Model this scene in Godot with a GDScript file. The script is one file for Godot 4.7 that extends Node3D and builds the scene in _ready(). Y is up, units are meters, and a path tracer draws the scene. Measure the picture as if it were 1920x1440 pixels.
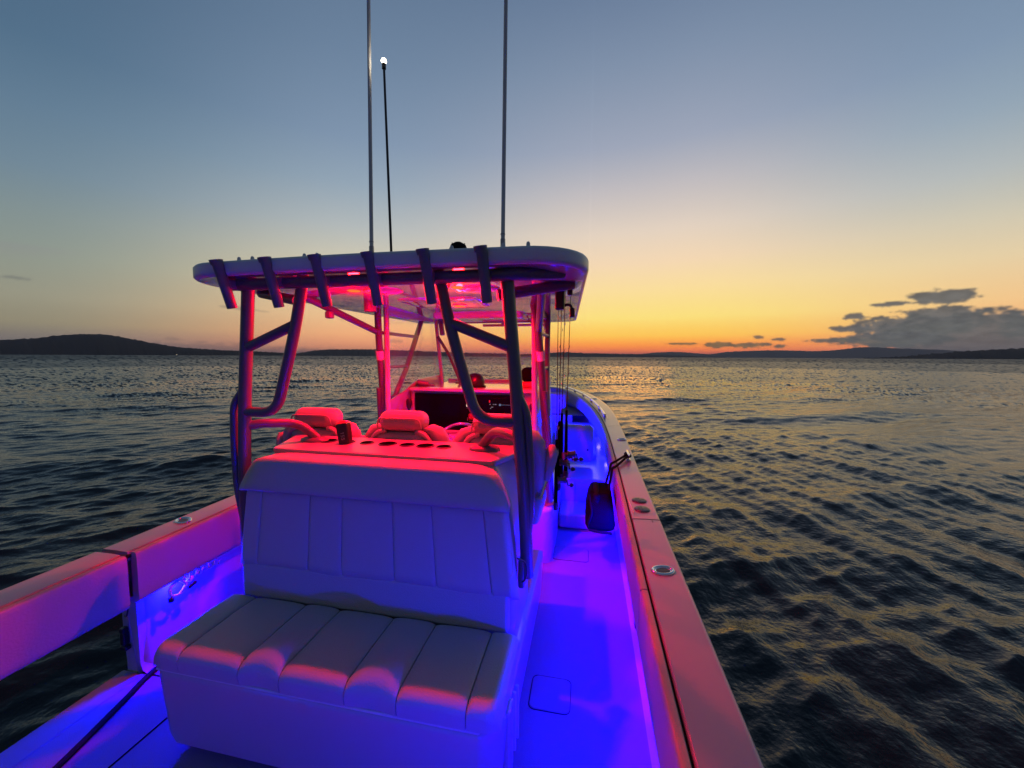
extends Node3D
# Centre-console boat at dusk, seen from its aft deck. x starboard, y up (deck = 0), -z towards the bow. Metres.

const FAR_ROUGH := [[18.0, .08], [40.0, .14], [90.0, .25], [220.0, .37], [40000.0, .48]]
const WATER_Y := -0.28
const CX := -0.035
var M := {}
var names := {}
var boat: Node3D
var rng := RandomNumberGenerator.new()

func _ready():
	rng.seed = 7
	# ---- camera
	var cam := Camera3D.new()
	cam.name = "camera"
	cam.fov = 90.4
	cam.near = 0.05
	cam.far = 60000.0
	cam.position = Vector3(1.03, 1.78, 0.0)
	cam.rotation_degrees = Vector3(-4.12, 11.08, 0.27)
	add_child(cam)
	cam.current = true
	# ---- sky, exposure, air
	var env := Environment.new()
	env.tonemap_mode = Environment.TONE_MAPPER_LINEAR
	env.tonemap_exposure = 1.0
	env.background_mode = Environment.BG_SKY
	var sky := Sky.new()
	var pano := PanoramaSkyMaterial.new()
	pano.panorama = sky_texture()
	sky.sky_material = pano
	env.sky = sky
	env.background_energy_multiplier = 1.0
	env.ambient_light_source = Environment.AMBIENT_SOURCE_SKY
	env.sdfgi_enabled = true
	env.ssao_enabled = true
	env.ssil_enabled = true
	env.fog_enabled = true
	env.fog_density = 0.000055
	env.fog_light_color = Color(0.6, 0.6, 0.63)
	var we := WorldEnvironment.new()
	we.name = "world_environment"
	we.environment = env
	add_child(we)
	# ---- the last of the sun, just under the clouds' edge
	var sun := DirectionalLight3D.new()
	sun.name = "afterglow_sun"
	sun.light_energy = 0.02
	sun.light_color = Color(1.0, 0.62, 0.32)
	sun.light_angular_distance = 12.0
	sun.shadow_enabled = true
	sun.rotation_degrees = Vector3(-2.0, 180.0 - 6.0, 0)
	add_child(sun)
	materials()
	water()
	hills()
	boat = Node3D.new()
	boat.name = "motor_boat"
	add_child(boat)
	tag(boat, "white centre console motor boat lit red under its hardtop and blue along its deck", "boat")
	hull()
	deck()
	bow_lounge()
	bench()
	console()
	windshield()
	hardtop()
	frame()
	lights()
	chairs()
	antennas()
	rods()
	loose_things()

# ------------------------------------------------------------------ tagging
func numbered(n: String) -> String:
	if not names.has(n):
		names[n] = 0
		return n
	names[n] += 1
	return "%s_%03d" % [n, names[n]]

func tag(o: Node, label: String, category: String, group := ""):
	o.set_meta("label", label)
	o.set_meta("category", category)
	if group != "":
		o.set_meta("group", group)

func thing(n: String, label: String, category: String, at := Vector3.ZERO, group := "") -> Node3D:
	var o := Node3D.new()
	o.name = numbered(n)
	o.position = at
	add_child(o)
	tag(o, label, category, group)
	return o

func part(parent: Node, n: String, mesh: Mesh, m: Material, at := Vector3.ZERO, rot := Vector3.ZERO) -> MeshInstance3D:
	var o := MeshInstance3D.new()
	o.name = n
	o.mesh = mesh
	o.material_override = m
	o.position = at
	o.rotation_degrees = rot
	parent.add_child(o, true)
	return o

# each piece of a list a part of its own
func parts(parent: Node, n: String, list: Array, m: Material, at0 := Vector3.ZERO):
	for e in list:
		var o := part(parent, n, e[0] if e is Array else e, m)
		o.transform = (e[1] if e is Array and e.size() > 1 else Transform3D()) as Transform3D
		o.position += at0

func structure(n: String, mesh: Mesh, m: Material) -> MeshInstance3D:
	var o := part(self, numbered(n), mesh, m)
	o.set_meta("kind", "structure")
	return o

# ------------------------------------------------------------------ materials
func lin(r: float, g: float, b: float) -> Color:
	return Color(r, g, b).linear_to_srgb()

func mat(c: Color, rough: float, metal := 0.0, spec := 0.5) -> StandardMaterial3D:
	var m := StandardMaterial3D.new()
	m.albedo_color = c
	m.roughness = rough
	m.metallic = metal
	m.metallic_specular = spec
	return m

func noise_tex(freq: float, size: int, bump: float, octaves := 4, kind := FastNoiseLite.TYPE_SIMPLEX_SMOOTH, sd := 3) -> NoiseTexture2D:
	var n := FastNoiseLite.new()
	n.seed = sd
	n.noise_type = kind
	n.frequency = freq
	n.fractal_octaves = octaves
	var t := NoiseTexture2D.new()
	t.width = size
	t.height = size
	t.seamless = true
	t.noise = n
	if bump > 0.0:
		t.as_normal_map = true
		t.bump_strength = bump
	return t

func grain(m: StandardMaterial3D, t: Texture2D, scale: float, amount: float):
	m.normal_enabled = true
	m.normal_texture = t
	m.normal_scale = amount
	m.uv1_triplanar = true
	m.uv1_world_triplanar = true
	m.uv1_scale = Vector3(scale, scale, scale)

func glow(c: Color, e: float) -> StandardMaterial3D:
	var m := mat(Color(0.05, 0.05, 0.05), 0.4)
	m.emission_enabled = true
	m.emission = c
	m.emission_energy_multiplier = e
	return m

func materials():
	var leather := noise_tex(0.09, 256, 6.0, 3)
	var skid := noise_tex(0.16, 256, 8.0, 2)
	M.gel = mat(lin(.36, .36, .36), 0.28)
	M.gel.clearcoat_enabled = true
	M.gel.clearcoat = 0.4
	M.gel.clearcoat_roughness = 0.12
	M.cap = mat(lin(.25, .27, .34), 0.3)
	M.cap.clearcoat_enabled = true
	M.cap.clearcoat = 0.4
	M.cap.clearcoat_roughness = 0.15
	M.void = mat(lin(.002, .002, .002), 0.9, 0.0, 0.05)  # near-black; in the drink holders it is painted shade
	M.roof = mat(lin(.62, .62, .63), 0.32)
	M.under = mat(lin(.52, .52, .52), 0.05, 0.0, 0.8)
	M.under.clearcoat_enabled = true
	M.under.clearcoat = 1.0
	M.under.clearcoat_roughness = 0.02
	M.dash = mat(lin(.7, .7, .7), 0.12, 0.0, 0.6)
	M.dash.clearcoat_enabled = true
	M.dash.clearcoat = 0.8
	M.dash.clearcoat_roughness = 0.04
	M.nonskid = mat(lin(.16, .16, .17), 0.62)
	grain(M.nonskid, skid, 6.0, 0.5)
	M.vinyl = mat(lin(.38, .38, .38), 0.55)
	grain(M.vinyl, leather, 5.0, 0.35)
	M.chairvinyl = mat(lin(.29, .28, .27), 0.5)
	grain(M.chairvinyl, leather, 5.0, 0.35)
	M.rollvinyl = mat(lin(.36, .35, .35), 0.5)
	grain(M.rollvinyl, leather, 5.0, 0.35)
	M.bolster = mat(lin(.27, .27, .28), 0.5)
	grain(M.bolster, leather, 3.1, 0.12)
	M.tube = mat(lin(.095, .09, .095), 0.42)
	M.tube.clearcoat_enabled = true
	M.tube.clearcoat = 0.25
	M.tube.clearcoat_roughness = 0.25
	M.whitetube = mat(lin(.4, .4, .4), 0.3)
	M.holder = mat(lin(.14, .14, .16), 0.4)
	M.black = mat(lin(.012, .012, .014), 0.35)
	M.rubber = mat(lin(.009, .009, .0095), 0.8, 0.0, 0.2)
	M.cloth = mat(lin(.006, .004, .007), 0.9, 0.0, 0.1)
	M.chrome = mat(lin(.75, .75, .76), 0.16, 1.0)
	M.steel = mat(lin(.33, .33, .35), 0.38, 1.0)
	M.glassblack = mat(lin(.003, .003, .004), 0.12, 0.0, 0.2)
	M.screen = mat(lin(.002, .0025, .005), 0.2, 0.0, 0.2)
	M.fibre = mat(lin(.55, .55, .55), 0.4)
	M.pane = mat(Color(0.85, 0.9, 0.92, 0.07), 0.03)
	M.pane.transparency = BaseMaterial3D.TRANSPARENCY_ALPHA
	M.red = glow(Color(1.0, 0.17, 0.05), 8.0)
	M.red.metallic_specular = 0.0
	M.counter = mat(lin(.28, .28, .28), 0.4)
	M.capsteel = mat(lin(.13, .13, .14), 0.42, 1.0)
	M.rail = mat(lin(.85, .85, .85), 0.3, 1.0)
	M.reel = mat(lin(.09, .09, .1), .3, .7)
	M.redpod = mat(lin(.5, .06, .06), 0.1)
	M.blue = glow(Color(0.05, 0.08, 1.0), 7.0)
	M.white = glow(Color(1.0, 0.93, 0.8), 16.0)
	M.tape = mat(lin(.62, .6, .58), 0.6)
	M.wood = mat(lin(.3, .12, .05), 0.35)

# ------------------------------------------------------------------ mesh helpers
func arrmesh(v: PackedVector3Array, n: PackedVector3Array, idx: PackedInt32Array) -> ArrayMesh:
	var a := []
	a.resize(Mesh.ARRAY_MAX)
	a[Mesh.ARRAY_VERTEX] = v
	a[Mesh.ARRAY_NORMAL] = n
	a[Mesh.ARRAY_INDEX] = idx
	var m := ArrayMesh.new()
	m.add_surface_from_arrays(Mesh.PRIMITIVE_TRIANGLES, a)
	return m

# rows: equal-length PackedVector3Arrays; closed joins the last column to the first; caps closes the first and last row
func grid(rows: Array, closed := false, caps := false, flip := false) -> ArrayMesh:
	var nr: int = rows.size()
	var nc: int = rows[0].size()
	var v := PackedVector3Array()
	for r in rows:
		v.append_array(r)
	var n := PackedVector3Array()
	n.resize(v.size())
	var idx := PackedInt32Array()
	var cols := nc if closed else nc - 1
	for i in nr - 1:
		for j in cols:
			var jn := (j + 1) % nc
			var a := i * nc + j
			var b := i * nc + jn
			var c := a + nc
			var d := b + nc
			var tris := [a, b, c, b, d, c]
			if flip:
				tris = [a, c, b, b, c, d]
			for k in 2:
				var p: int = tris[k * 3]
				var q: int = tris[k * 3 + 1]
				var s: int = tris[k * 3 + 2]
				var fn := (v[s] - v[p]).cross(v[q] - v[p])
				if fn.length_squared() < 1e-16:
					continue
				n[p] += fn
				n[q] += fn
				n[s] += fn
				idx.append_array([p, q, s])
	for k in n.size():
		n[k] = n[k].normalized() if n[k].length_squared() > 1e-20 else Vector3.UP
	if caps:
		for e in [0, nr - 1]:
			var row: PackedVector3Array = rows[e]
			var mid := Vector3.ZERO
			for p in row:
				mid += p
			mid /= nc
			var first := v.size()
			var area := Vector3.ZERO
			for j in nc:
				area += (row[(j + 1) % nc] - mid).cross(row[j] - mid)
			var turned: bool = (e == 0) == flip
			var fn2 := area.normalized() * (1.0 if turned else -1.0)
			v.append(mid)
			n.append(fn2)
			for p in row:
				v.append(p)
				n.append(fn2)
			for j in nc:
				var j2 := (j + 1) % nc
				if turned:
					idx.append_array([first, first + 1 + j, first + 1 + j2])
				else:
					idx.append_array([first, first + 1 + j2, first + 1 + j])
	return arrmesh(v, n, idx)

# box with rounded edges
func rbox(size: Vector3, r: float, seg := 3) -> ArrayMesh:
	var h := size / 2.0
	r = minf(r, minf(h.x, minf(h.y, h.z)) * 0.999)
	var inner := h - Vector3(r, r, r)
	var v := PackedVector3Array()
	var n := PackedVector3Array()
	var idx := PackedInt32Array()
	for axis in 3:
		for s in [-1.0, 1.0]:
			var ua := (axis + 1) % 3
			var va := (axis + 2) % 3
			var us := stops(h[ua], r, seg)
			var vs := stops(h[va], r, seg)
			var first := v.size()
			for a in us:
				for b in vs:
					var p := Vector3.ZERO
					p[axis] = h[axis] * s
					p[ua] = a
					p[va] = b
					var q := p.clamp(-inner, inner)
					var d := (p - q).normalized()
					v.append(q + d * r)
					n.append(d)
			var nv: int = vs.size()
			for i in us.size() - 1:
				for j in nv - 1:
					var a0 := first + i * nv + j
					if s > 0:
						idx.append_array([a0, a0 + 1, a0 + nv, a0 + 1, a0 + nv + 1, a0 + nv])
					else:
						idx.append_array([a0, a0 + nv, a0 + 1, a0 + 1, a0 + nv, a0 + nv + 1])
	return arrmesh(v, n, idx)

func stops(h: float, r: float, seg: int) -> PackedFloat32Array:
	var o := PackedFloat32Array()
	for k in seg + 1:
		o.append(-h + r - r * tan(PI / 4 * (1.0 - float(k) / seg)))
	for k in seg + 1:
		o.append(h - r + r * tan(PI / 4 * float(k) / seg))
	return o

func ring(c: Vector3, x: Vector3, y: Vector3, r: float, sides: int) -> PackedVector3Array:
	var o := PackedVector3Array()
	for k in sides:
		var a := TAU * k / sides
		o.append(c + (x * cos(a) + y * sin(a)) * r)
	return o

# round the corners of a polyline
func fillet(pts: Array, rad: float, n := 6) -> Array:
	var o := [pts[0]]
	for k in range(1, pts.size() - 1):
		var p: Vector3 = pts[k]
		var a: Vector3 = pts[k - 1] - p
		var b: Vector3 = pts[k + 1] - p
		var d := minf(rad, minf(a.length(), b.length()) * 0.48)
		var p0 := p + a.normalized() * d
		var p1 := p + b.normalized() * d
		for i in n + 1:
			var t := float(i) / n
			o.append(p0 * (1 - t) * (1 - t) + p * 2 * t * (1 - t) + p1 * t * t)
	o.append(pts[-1])
	return o

func smooth(pts: Array, n := 6) -> Array:
	var o := []
	for k in pts.size() - 1:
		var a: Vector3 = pts[maxi(k - 1, 0)]
		var b: Vector3 = pts[k]
		var c: Vector3 = pts[k + 1]
		var d: Vector3 = pts[mini(k + 2, pts.size() - 1)]
		for i in n:
			o.append(b.cubic_interpolate(c, a, d, float(i) / n))
	o.append(pts[-1])
	return o

func tube(pts: Array, r0: float, sides := 12, r1 := -1.0, closed := false) -> ArrayMesh:
	if r1 < 0:
		r1 = r0
	var rows := []
	var t0: Vector3 = (pts[1] - pts[0]).normalized()
	var up := Vector3.UP if absf(t0.y) < 0.9 else Vector3.RIGHT
	var x := t0.cross(up).normalized()
	for k in pts.size():
		var prev: Vector3 = pts[k - 1] if k > 0 else (pts[-2] if closed else pts[0])
		var next: Vector3 = pts[k + 1] if k < pts.size() - 1 else (pts[1] if closed else pts[k])
		var t := (next - prev).normalized()
		x = (x - t * x.dot(t)).normalized()
		var f := float(k) / (pts.size() - 1)
		rows.append(ring(pts[k], x, t.cross(x), lerpf(r0, r1, f), sides))
	return grid(rows, true, not closed, false)

func torus(rx: float, rz: float, r: float, seg := 32, sides := 8) -> ArrayMesh:
	var pts := []
	for k in seg + 1:
		var a := TAU * k / seg
		pts.append(Vector3(cos(a) * rx, 0, sin(a) * rz))
	return tube(pts, r, sides, r, true)

# profile of (radius, height), turned about y
func lathe(prof: Array, sides := 20, sx := 1.0, sz := 1.0) -> ArrayMesh:
	var rows := []
	for p in prof:
		var row := PackedVector3Array()
		for k in sides:
			var a := TAU * k / sides
			row.append(Vector3(cos(a) * p.x * sx, p.y, sin(a) * p.x * sz))
		rows.append(row)
	return grid(rows, true, true, true)

func rrect(hx: float, hz: float, r: float, y: float, n := 5, c := Vector3.ZERO) -> PackedVector3Array:
	var o := PackedVector3Array()
	for q in 4:
		var sx: float = [1, -1, -1, 1][q]
		var sz: float = [1, 1, -1, -1][q]
		for k in n + 1:
			var a := PI / 2 * (q + float(k) / n)
			o.append(c + Vector3(sx * (hx - r) + cos(a) * r, y, sz * (hz - r) + sin(a) * r))
	return o

func merge(list: Array) -> ArrayMesh:
	var st := SurfaceTool.new()
	for e in list:
		var xf: Transform3D = e[1] if e is Array else Transform3D()
		var m: Mesh = e[0] if e is Array else e
		for s in m.get_surface_count():
			st.append_from(m, s, xf)
	return st.commit()

func at(x: float, y: float, z: float, rx := 0.0, ry := 0.0, rz := 0.0) -> Transform3D:
	return Transform3D(Basis.from_euler(Vector3(deg_to_rad(rx), deg_to_rad(ry), deg_to_rad(rz))), Vector3(x, y, z))

# ------------------------------------------------------------------ sky
const EL := [-2.0, 0.6, 1.6, 3.0, 5.5, 9.4, 13.0, 17.0, 22.0, 27.0, 35.0, 43.0, 60.0, 90.0]
const SUNSIDE := [[250, 104, 50], [252, 112, 52], [255, 146, 52], [255, 196, 78], [255, 226, 124], [254, 224, 157], [247, 218, 181], [230, 212, 194], [197, 191, 193], [160, 168, 187], [129, 146, 171], [100, 121, 151], [74, 98, 128], [60, 84, 114]]
const BESIDE := [[205, 124, 88], [210, 128, 90], [226, 146, 102], [242, 172, 118], [244, 196, 142], [230, 208, 168], [210, 202, 180], [182, 188, 188], [150, 168, 184], [130, 151, 176], [110, 133, 160], [95, 118, 146], [72, 96, 126], [60, 84, 114]]
const LEFTSIDE := [[112, 104, 98], [112, 104, 98], [122, 112, 102], [146, 138, 112], [156, 154, 132], [146, 156, 144], [134, 150, 150], [116, 140, 156], [100, 128, 151], [84, 114, 140], [74, 102, 130], [68, 96, 124], [62, 88, 118], [60, 84, 114]]
const BACKSIDE := [[62, 60, 72], [66, 62, 76], [72, 66, 80], [80, 70, 84], [86, 76, 90], [84, 80, 98], [76, 80, 102], [70, 79, 104], [66, 79, 105], [64, 79, 106], [62, 79, 107], [60, 80, 110], [59, 82, 112], [60, 84, 114]]

func sky_row(table: Array, el: float) -> Vector3:
	var k := 0
	while k < EL.size() - 2 and el > EL[k + 1]:
		k += 1
	var t := clampf((el - EL[k]) / (EL[k + 1] - EL[k]), 0, 1)
	var a: Array = table[k]
	var b: Array = table[k + 1]
	var c := Color(lerpf(a[0], b[0], t) / 255.0, lerpf(a[1], b[1], t) / 255.0, lerpf(a[2], b[2], t) / 255.0).srgb_to_linear()
	return Vector3(c.r, c.g, c.b)

func sky_texture() -> ImageTexture:
	var w := 768
	var h := 384
	var data := PackedFloat32Array()
	data.resize(w * h * 3)
	for j in h:
		var el := 90.0 - (j + 0.5) / h * 180.0
		var s := sky_row(SUNSIDE, el)
		var l := sky_row(LEFTSIDE, el)
		var m := sky_row(BESIDE, el)
		var b := sky_row(BACKSIDE, el)
		for i in w:
			var az := (i + 0.5) / w * 360.0 - 8.0
			var d := wrapf(az, -180.0, 180.0)
			d = minf(d * lerpf(1.0, 1.3, smoothstep(6.0, 16.0, el)), 180.0) if d > 0.0 else -d
			var c := s.lerp(m, smoothstep(4.0, 42.0, d)).lerp(l, smoothstep(38.0, 72.0, d))
			c = c.lerp(b, smoothstep(55.0, 150.0, d))
			c *= 1.0 + (1.15 * exp(-maxf(el, 0.0) / 1.5) + .2 * exp(-maxf(el, 0.0) / 8.0)) * (1.0 - smoothstep(60.0, 120.0, d))
			var o := (j * w + i) * 3
			data[o] = c.x
			data[o + 1] = c.y
			data[o + 2] = c.z
	var img := Image.create_from_data(w, h, false, Image.FORMAT_RGBF, data.to_byte_array())
	var W := 3072
	var H := 1536
	img.resize(W, H, Image.INTERPOLATE_CUBIC)
	data = img.get_data().to_float32_array()
	# clouds near the horizon: soft-edged bodies [azimuth, elevation, half width, half height, density], torn by noise
	var body := [
		[40.0, 2.1, 9.0, 2.6, 1.7], [35.0, 3.35, 5.5, 1.25, 1.5], [43.5, 3.3, 3.6, 1.5, 1.25], [30.6, 3.3, 2.5, .42, 1.05], [36.8, 4.5, 3.4, .75, 1.1],
		[36.9, 6.15, 2.6, .72, 1.25], [33.4, 5.75, 2.0, .3, .85], [30.6, 4.65, 1.1, .42, .95], [29.6, 2.05, 3.6, .3, 1.1], [33.5, 2.1, 5.0, .8, 1.4],
		[17.2, 1.72, 2.1, .4, 1.05], [20.6, 1.6, 2.9, .34, 1.05], [13.0, 1.85, 2.2, .16, .9], [21.6, 2.55, .9, .22, 1.0], [23.7, 2.25, .9, .18, .95], [24.0, 1.45, .9, .2, .9],
		[-46.6, 5.75, 1.9, .2, 1.0], [-45.0, 5.5, 1.6, .14, .85], [-27.8, 2.2, 1.3, .28, .95], [-35.0, 4.9, .5, .1, .8], [-63.0, 6.9, .9, .14, .7], [-52.6, 1.75, .8, .2, .8],
		[-50.0, .7, 12.0, .85, .8], [-38.0, .6, 5.0, .6, .7], [62.0, 2.4, 16.0, 2.6, 1.2], [-86.0, 1.4, 16.0, 1.2, .8], [96.0, 2.0, 14.0, 1.4, .8]]
	var n := FastNoiseLite.new()
	n.seed = 11
	n.frequency = 0.22
	n.fractal_octaves = 5
	n.fractal_gain = 0.55
	for e in body:
		var i0 := int(floor((e[0] - e[2] * 1.5) / 360.0 * W))
		var i1 := int((e[0] + e[2] * 1.5) / 360.0 * W)
		var j0 := int((90.0 - e[1] - e[3] * 1.7) / 180.0 * H)
		var j1 := int((90.0 - e[1] + e[3] * 1.7) / 180.0 * H)
		for j in range(j0, j1 + 1):
			var el := 90.0 - (j + 0.5) / H * 180.0
			if el < -1.0:
				continue
			for i in range(i0, i1 + 1):
				var az := (i + 0.5) / W * 360.0
				var dx: float = (az - e[0]) / e[2]
				var dy: float = (el - e[1]) / e[3]
				if dy < 0.0:
					dy *= 0.75
				var f := n.get_noise_2d(az * 2.4, el * 5.6) + 0.35 * n.get_noise_2d(az * 9.0 + 70.0, el * 17.0)
				var cover: float = smoothstep(0.0, 0.36, e[4] * (1.0 - sqrt(dx * dx + dy * dy)) + f * 0.62)
				if cover <= 0.0:
					continue
				var o := (j * W + posmod(i, W)) * 3
				var under := Vector3(data[o], data[o + 1], data[o + 2])
				var away := smoothstep(10.0, 60.0, absf(az - 8.0))
				var tone := Vector3(.27, .165, .125).lerp(Vector3(.142, .144, .142), smoothstep(8.0, 26.0, absf(az - 8.0)))
				tone *= 1.0 - 0.22 * clampf(f * 1.6 + dy * 0.4, -0.6, 0.9)
				if absf(az - 38.0) > 34.0:
					tone = under * Vector3(.72, .73, .8)
				tone = tone.min(under * 0.98)
				var c := under.lerp(tone, cover * 0.96)
				data[o] = c.x
				data[o + 1] = c.y
				data[o + 2] = c.z
	return ImageTexture.create_from_image(Image.create_from_data(W, H, false, Image.FORMAT_RGBF, data.to_byte_array()))

# ------------------------------------------------------------------ sea and shore
func water():
	var waves := []
	var r := RandomNumberGenerator.new()
	r.seed = 21
	var lam := 4.6
	while lam > 0.115:
		for k in 2:
			var l := lam * r.randf_range(0.86, 1.16)
			var dir := 1.15 + r.randfn(0.0, 0.24 if l > 0.7 else 0.6)
			var kk := TAU / l
			var steep := 0.028 if l > 2.0 else (0.037 if l > 0.6 else 0.1)
			waves.append([cos(dir) * kk, sin(dir) * kk, steep * r.randf_range(0.7, 1.2) / kk, r.randf() * TAU, l, 0])
		lam *= 0.78
	# the boat's own diverging waves, mirrored to port
	for w in [[1.15, .012, 22.0], [1.45, .010, 31.0], [.95, .009, 13.0], [.8, .011, 28.0], [2.3, .014, 18.0], [.5, .009, 36.0], [.34, .007, 14.0], [.24, .005, 25.0]]:
		for s in [-1, 1]:
			var a := deg_to_rad(w[2])
			var kk: float = TAU / w[0]
			waves.append([s * cos(a) * kk, -sin(a) * kk, w[1], r.randf() * TAU, w[0], s])
	var rad := PackedFloat32Array()
	var d := 1.15
	while d < 30000.0:
		rad.append(d)
		d += maxf(0.038, d * d / 2600.0) if d < 300.0 else d * 0.13
	var ang := PackedFloat32Array()
	var a2 := -82.0
	while a2 < 82.0:
		ang.append(deg_to_rad(a2))
		a2 += 0.17
	while a2 < 277.9:
		ang.append(deg_to_rad(a2))
		a2 += 2.0
	var nc := ang.size()
	var nr := rad.size()
	var slow := FastNoiseLite.new()
	slow.seed = 5
	slow.frequency = 0.11
	slow.fractal_octaves = 2
	var v := PackedVector3Array()
	var nn := PackedVector3Array()
	v.resize(nc * nr)
	nn.resize(nc * nr)
	for i in nr:
		var rr := rad[i]
		var step := maxf(0.038, rr * rr / 2600.0) if rr < 300.0 else rr * 0.13
		var active := []
		for w in waves:
			var fade := smoothstep(1.6, 3.6, w[4] / maxf(step, rr * 0.003))
			var seen: float = fade if rr < 12.0 else maxf(fade, smoothstep(0.16, 0.3, w[4]))
			if seen > 0.0 and (w[5] == 0 or rr < 40.0):
				active.append([w[0], w[1], w[2] * seen, w[3], w[5], fade / seen, w[4]])
		var calm := lerpf(0.55, 1.1, smoothstep(7.0, 42.0, rr))
		var rough := lerpf(1.0, 1.55, smoothstep(10.0, 34.0, rr))
		for j in nc:
			var rj := rr + (step * r.randf_range(-0.42, 0.42) if rr > 12.0 and j < 965 else 0.0)
			var aj := ang[j] + (r.randf_range(-0.0011, 0.0011) if rr > 12.0 and j < 965 else 0.0)
			var x := sin(aj) * rj
			var z := -cos(aj) * rj
			var y := 0.0
			var gx := 0.0
			var gz := 0.0
			var ox := 0.0
			var oz := 0.0
			if rr < 6000.0:
				var g := slow.get_noise_2d(x, z)
				var gust := 1.0 + 0.7 * g
				var bend := g * 2.2
				var wake := 0.0
				var ax := absf(x)
				if rr < 40.0:
					wake = smoothstep(1.4, 2.6, ax) * (1.0 - smoothstep(4.0, 13.0, ax)) * smoothstep(-16.0, -8.0, z)
				for w in active:
					var amp: float = w[2]
					var side: int = w[4]
					if side != 0:
						if wake <= 0.0 or side * x < 0:
							continue
						amp *= wake
					else:
						amp *= gust
					if w[6] < .7:
						amp *= calm
					var ph: float = w[0] * x + w[1] * z + w[3] + bend
					var sn := sin(ph)
					var cs := cos(ph)
					var high: float = w[5]
					y += amp * sn * high
					gx += amp * w[0] * cs
					gz += amp * w[1] * cs
					ox += amp * w[0] * cs * high
					oz += amp * w[1] * cs * high
			var o := i * nc + j
			# crests are drawn together
			var q := 0.055
			v[o] = Vector3(x + ox * q, WATER_Y + y, z + oz * q)
			gx *= rough
			gz *= rough
			var sl := sqrt(gx * gx + gz * gz)
			var cut := 1.0 / (1.0 + maxf(0.0, sl - 0.5))
			nn[o] = Vector3(-gx * cut, 1.0, -gz * cut).normalized()
	# waves too small for the mesh live in the roughness, which grows with distance
	var ripple := noise_tex(0.03, 512, 7.0, 4)
	var mesh := ArrayMesh.new()
	var i0 := 0
	for band in FAR_ROUGH:
		var i1 := i0
		while i1 < nr - 1 and rad[i1] < band[0]:
			i1 += 1
		var idx := PackedInt32Array()
		idx.resize((i1 - i0) * nc * 6)
		var k2 := 0
		for i in range(0, i1 - i0):
			for j in nc:
				var a := i * nc + j
				var b := i * nc + (j + 1) % nc
				idx[k2] = a
				idx[k2 + 1] = a + nc
				idx[k2 + 2] = b
				idx[k2 + 3] = b
				idx[k2 + 4] = a + nc
				idx[k2 + 5] = b + nc
				k2 += 6
		var arr := []
		arr.resize(Mesh.ARRAY_MAX)
		arr[Mesh.ARRAY_VERTEX] = v.slice(i0 * nc, (i1 + 1) * nc)
		arr[Mesh.ARRAY_NORMAL] = nn.slice(i0 * nc, (i1 + 1) * nc)
		arr[Mesh.ARRAY_INDEX] = idx
		mesh.add_surface_from_arrays(Mesh.PRIMITIVE_TRIANGLES, arr)
		var m := mat(lin(.006, .009, .012), band[1], 0.0, 0.36)
		grain(m, ripple, 0.9, 0.36)
		mesh.surface_set_material(mesh.get_surface_count() - 1, m)
		i0 = i1
	var sea := MeshInstance3D.new()
	sea.name = "water"
	sea.mesh = mesh
	add_child(sea)
	sea.set_meta("kind", "structure")

func hill(n: String, prof: Array, dist: float, deep: float, m: Material, rough: float, sd: int):
	var noise := FastNoiseLite.new()
	noise.seed = sd
	noise.frequency = 1.0
	noise.fractal_octaves = 5
	var rows := []
	var cuts := [0.0, 0.04, 0.12, 0.25, 0.4, 0.52, 0.7, 0.85, 1.0]
	var high := [-0.02, 0.06, 0.3, 0.62, 0.9, 1.0, 0.8, 0.4, -0.02]
	for c in cuts.size():
		rows.append(PackedVector3Array())
	var az: float = prof[0][0]
	var k := 0
	while az <= prof[-1][0]:
		while k < prof.size() - 2 and az > prof[k + 1][0]:
			k += 1
		var t: float = clampf((az - prof[k][0]) / (prof[k + 1][0] - prof[k][0]), 0, 1)
		var p0: float = prof[maxi(k - 1, 0)][1]
		var p3: float = prof[mini(k + 2, prof.size() - 1)][1]
		var el: float = maxf(cubic_interpolate(prof[k][1], prof[k + 1][1], p0, p3, t), 0.0)
		for c in cuts.size():
			var d: float = dist + deep * cuts[c]
			var top := (1.78 - WATER_Y) + tan(deg_to_rad(el)) * (dist + deep * 0.52)
			var y: float = WATER_Y - 1.0 + top * high[c] + ((noise.get_noise_2d(az * 5.0, c * 3.7) * 0.0022 + noise.get_noise_2d(az * 31.0, c * 9.0) * 0.0011) * rough * dist * (1.0 if c > 0 and c < 8 else 0.0))
			var a := deg_to_rad(az + noise.get_noise_2d(az * 2.0, 90.0 + c) * 0.15)
			rows[c].append(Vector3(1.03 + sin(a) * d, y, -cos(a) * d))
		az += 0.14
	structure(n, grid(rows, false, false, true), m)

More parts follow.
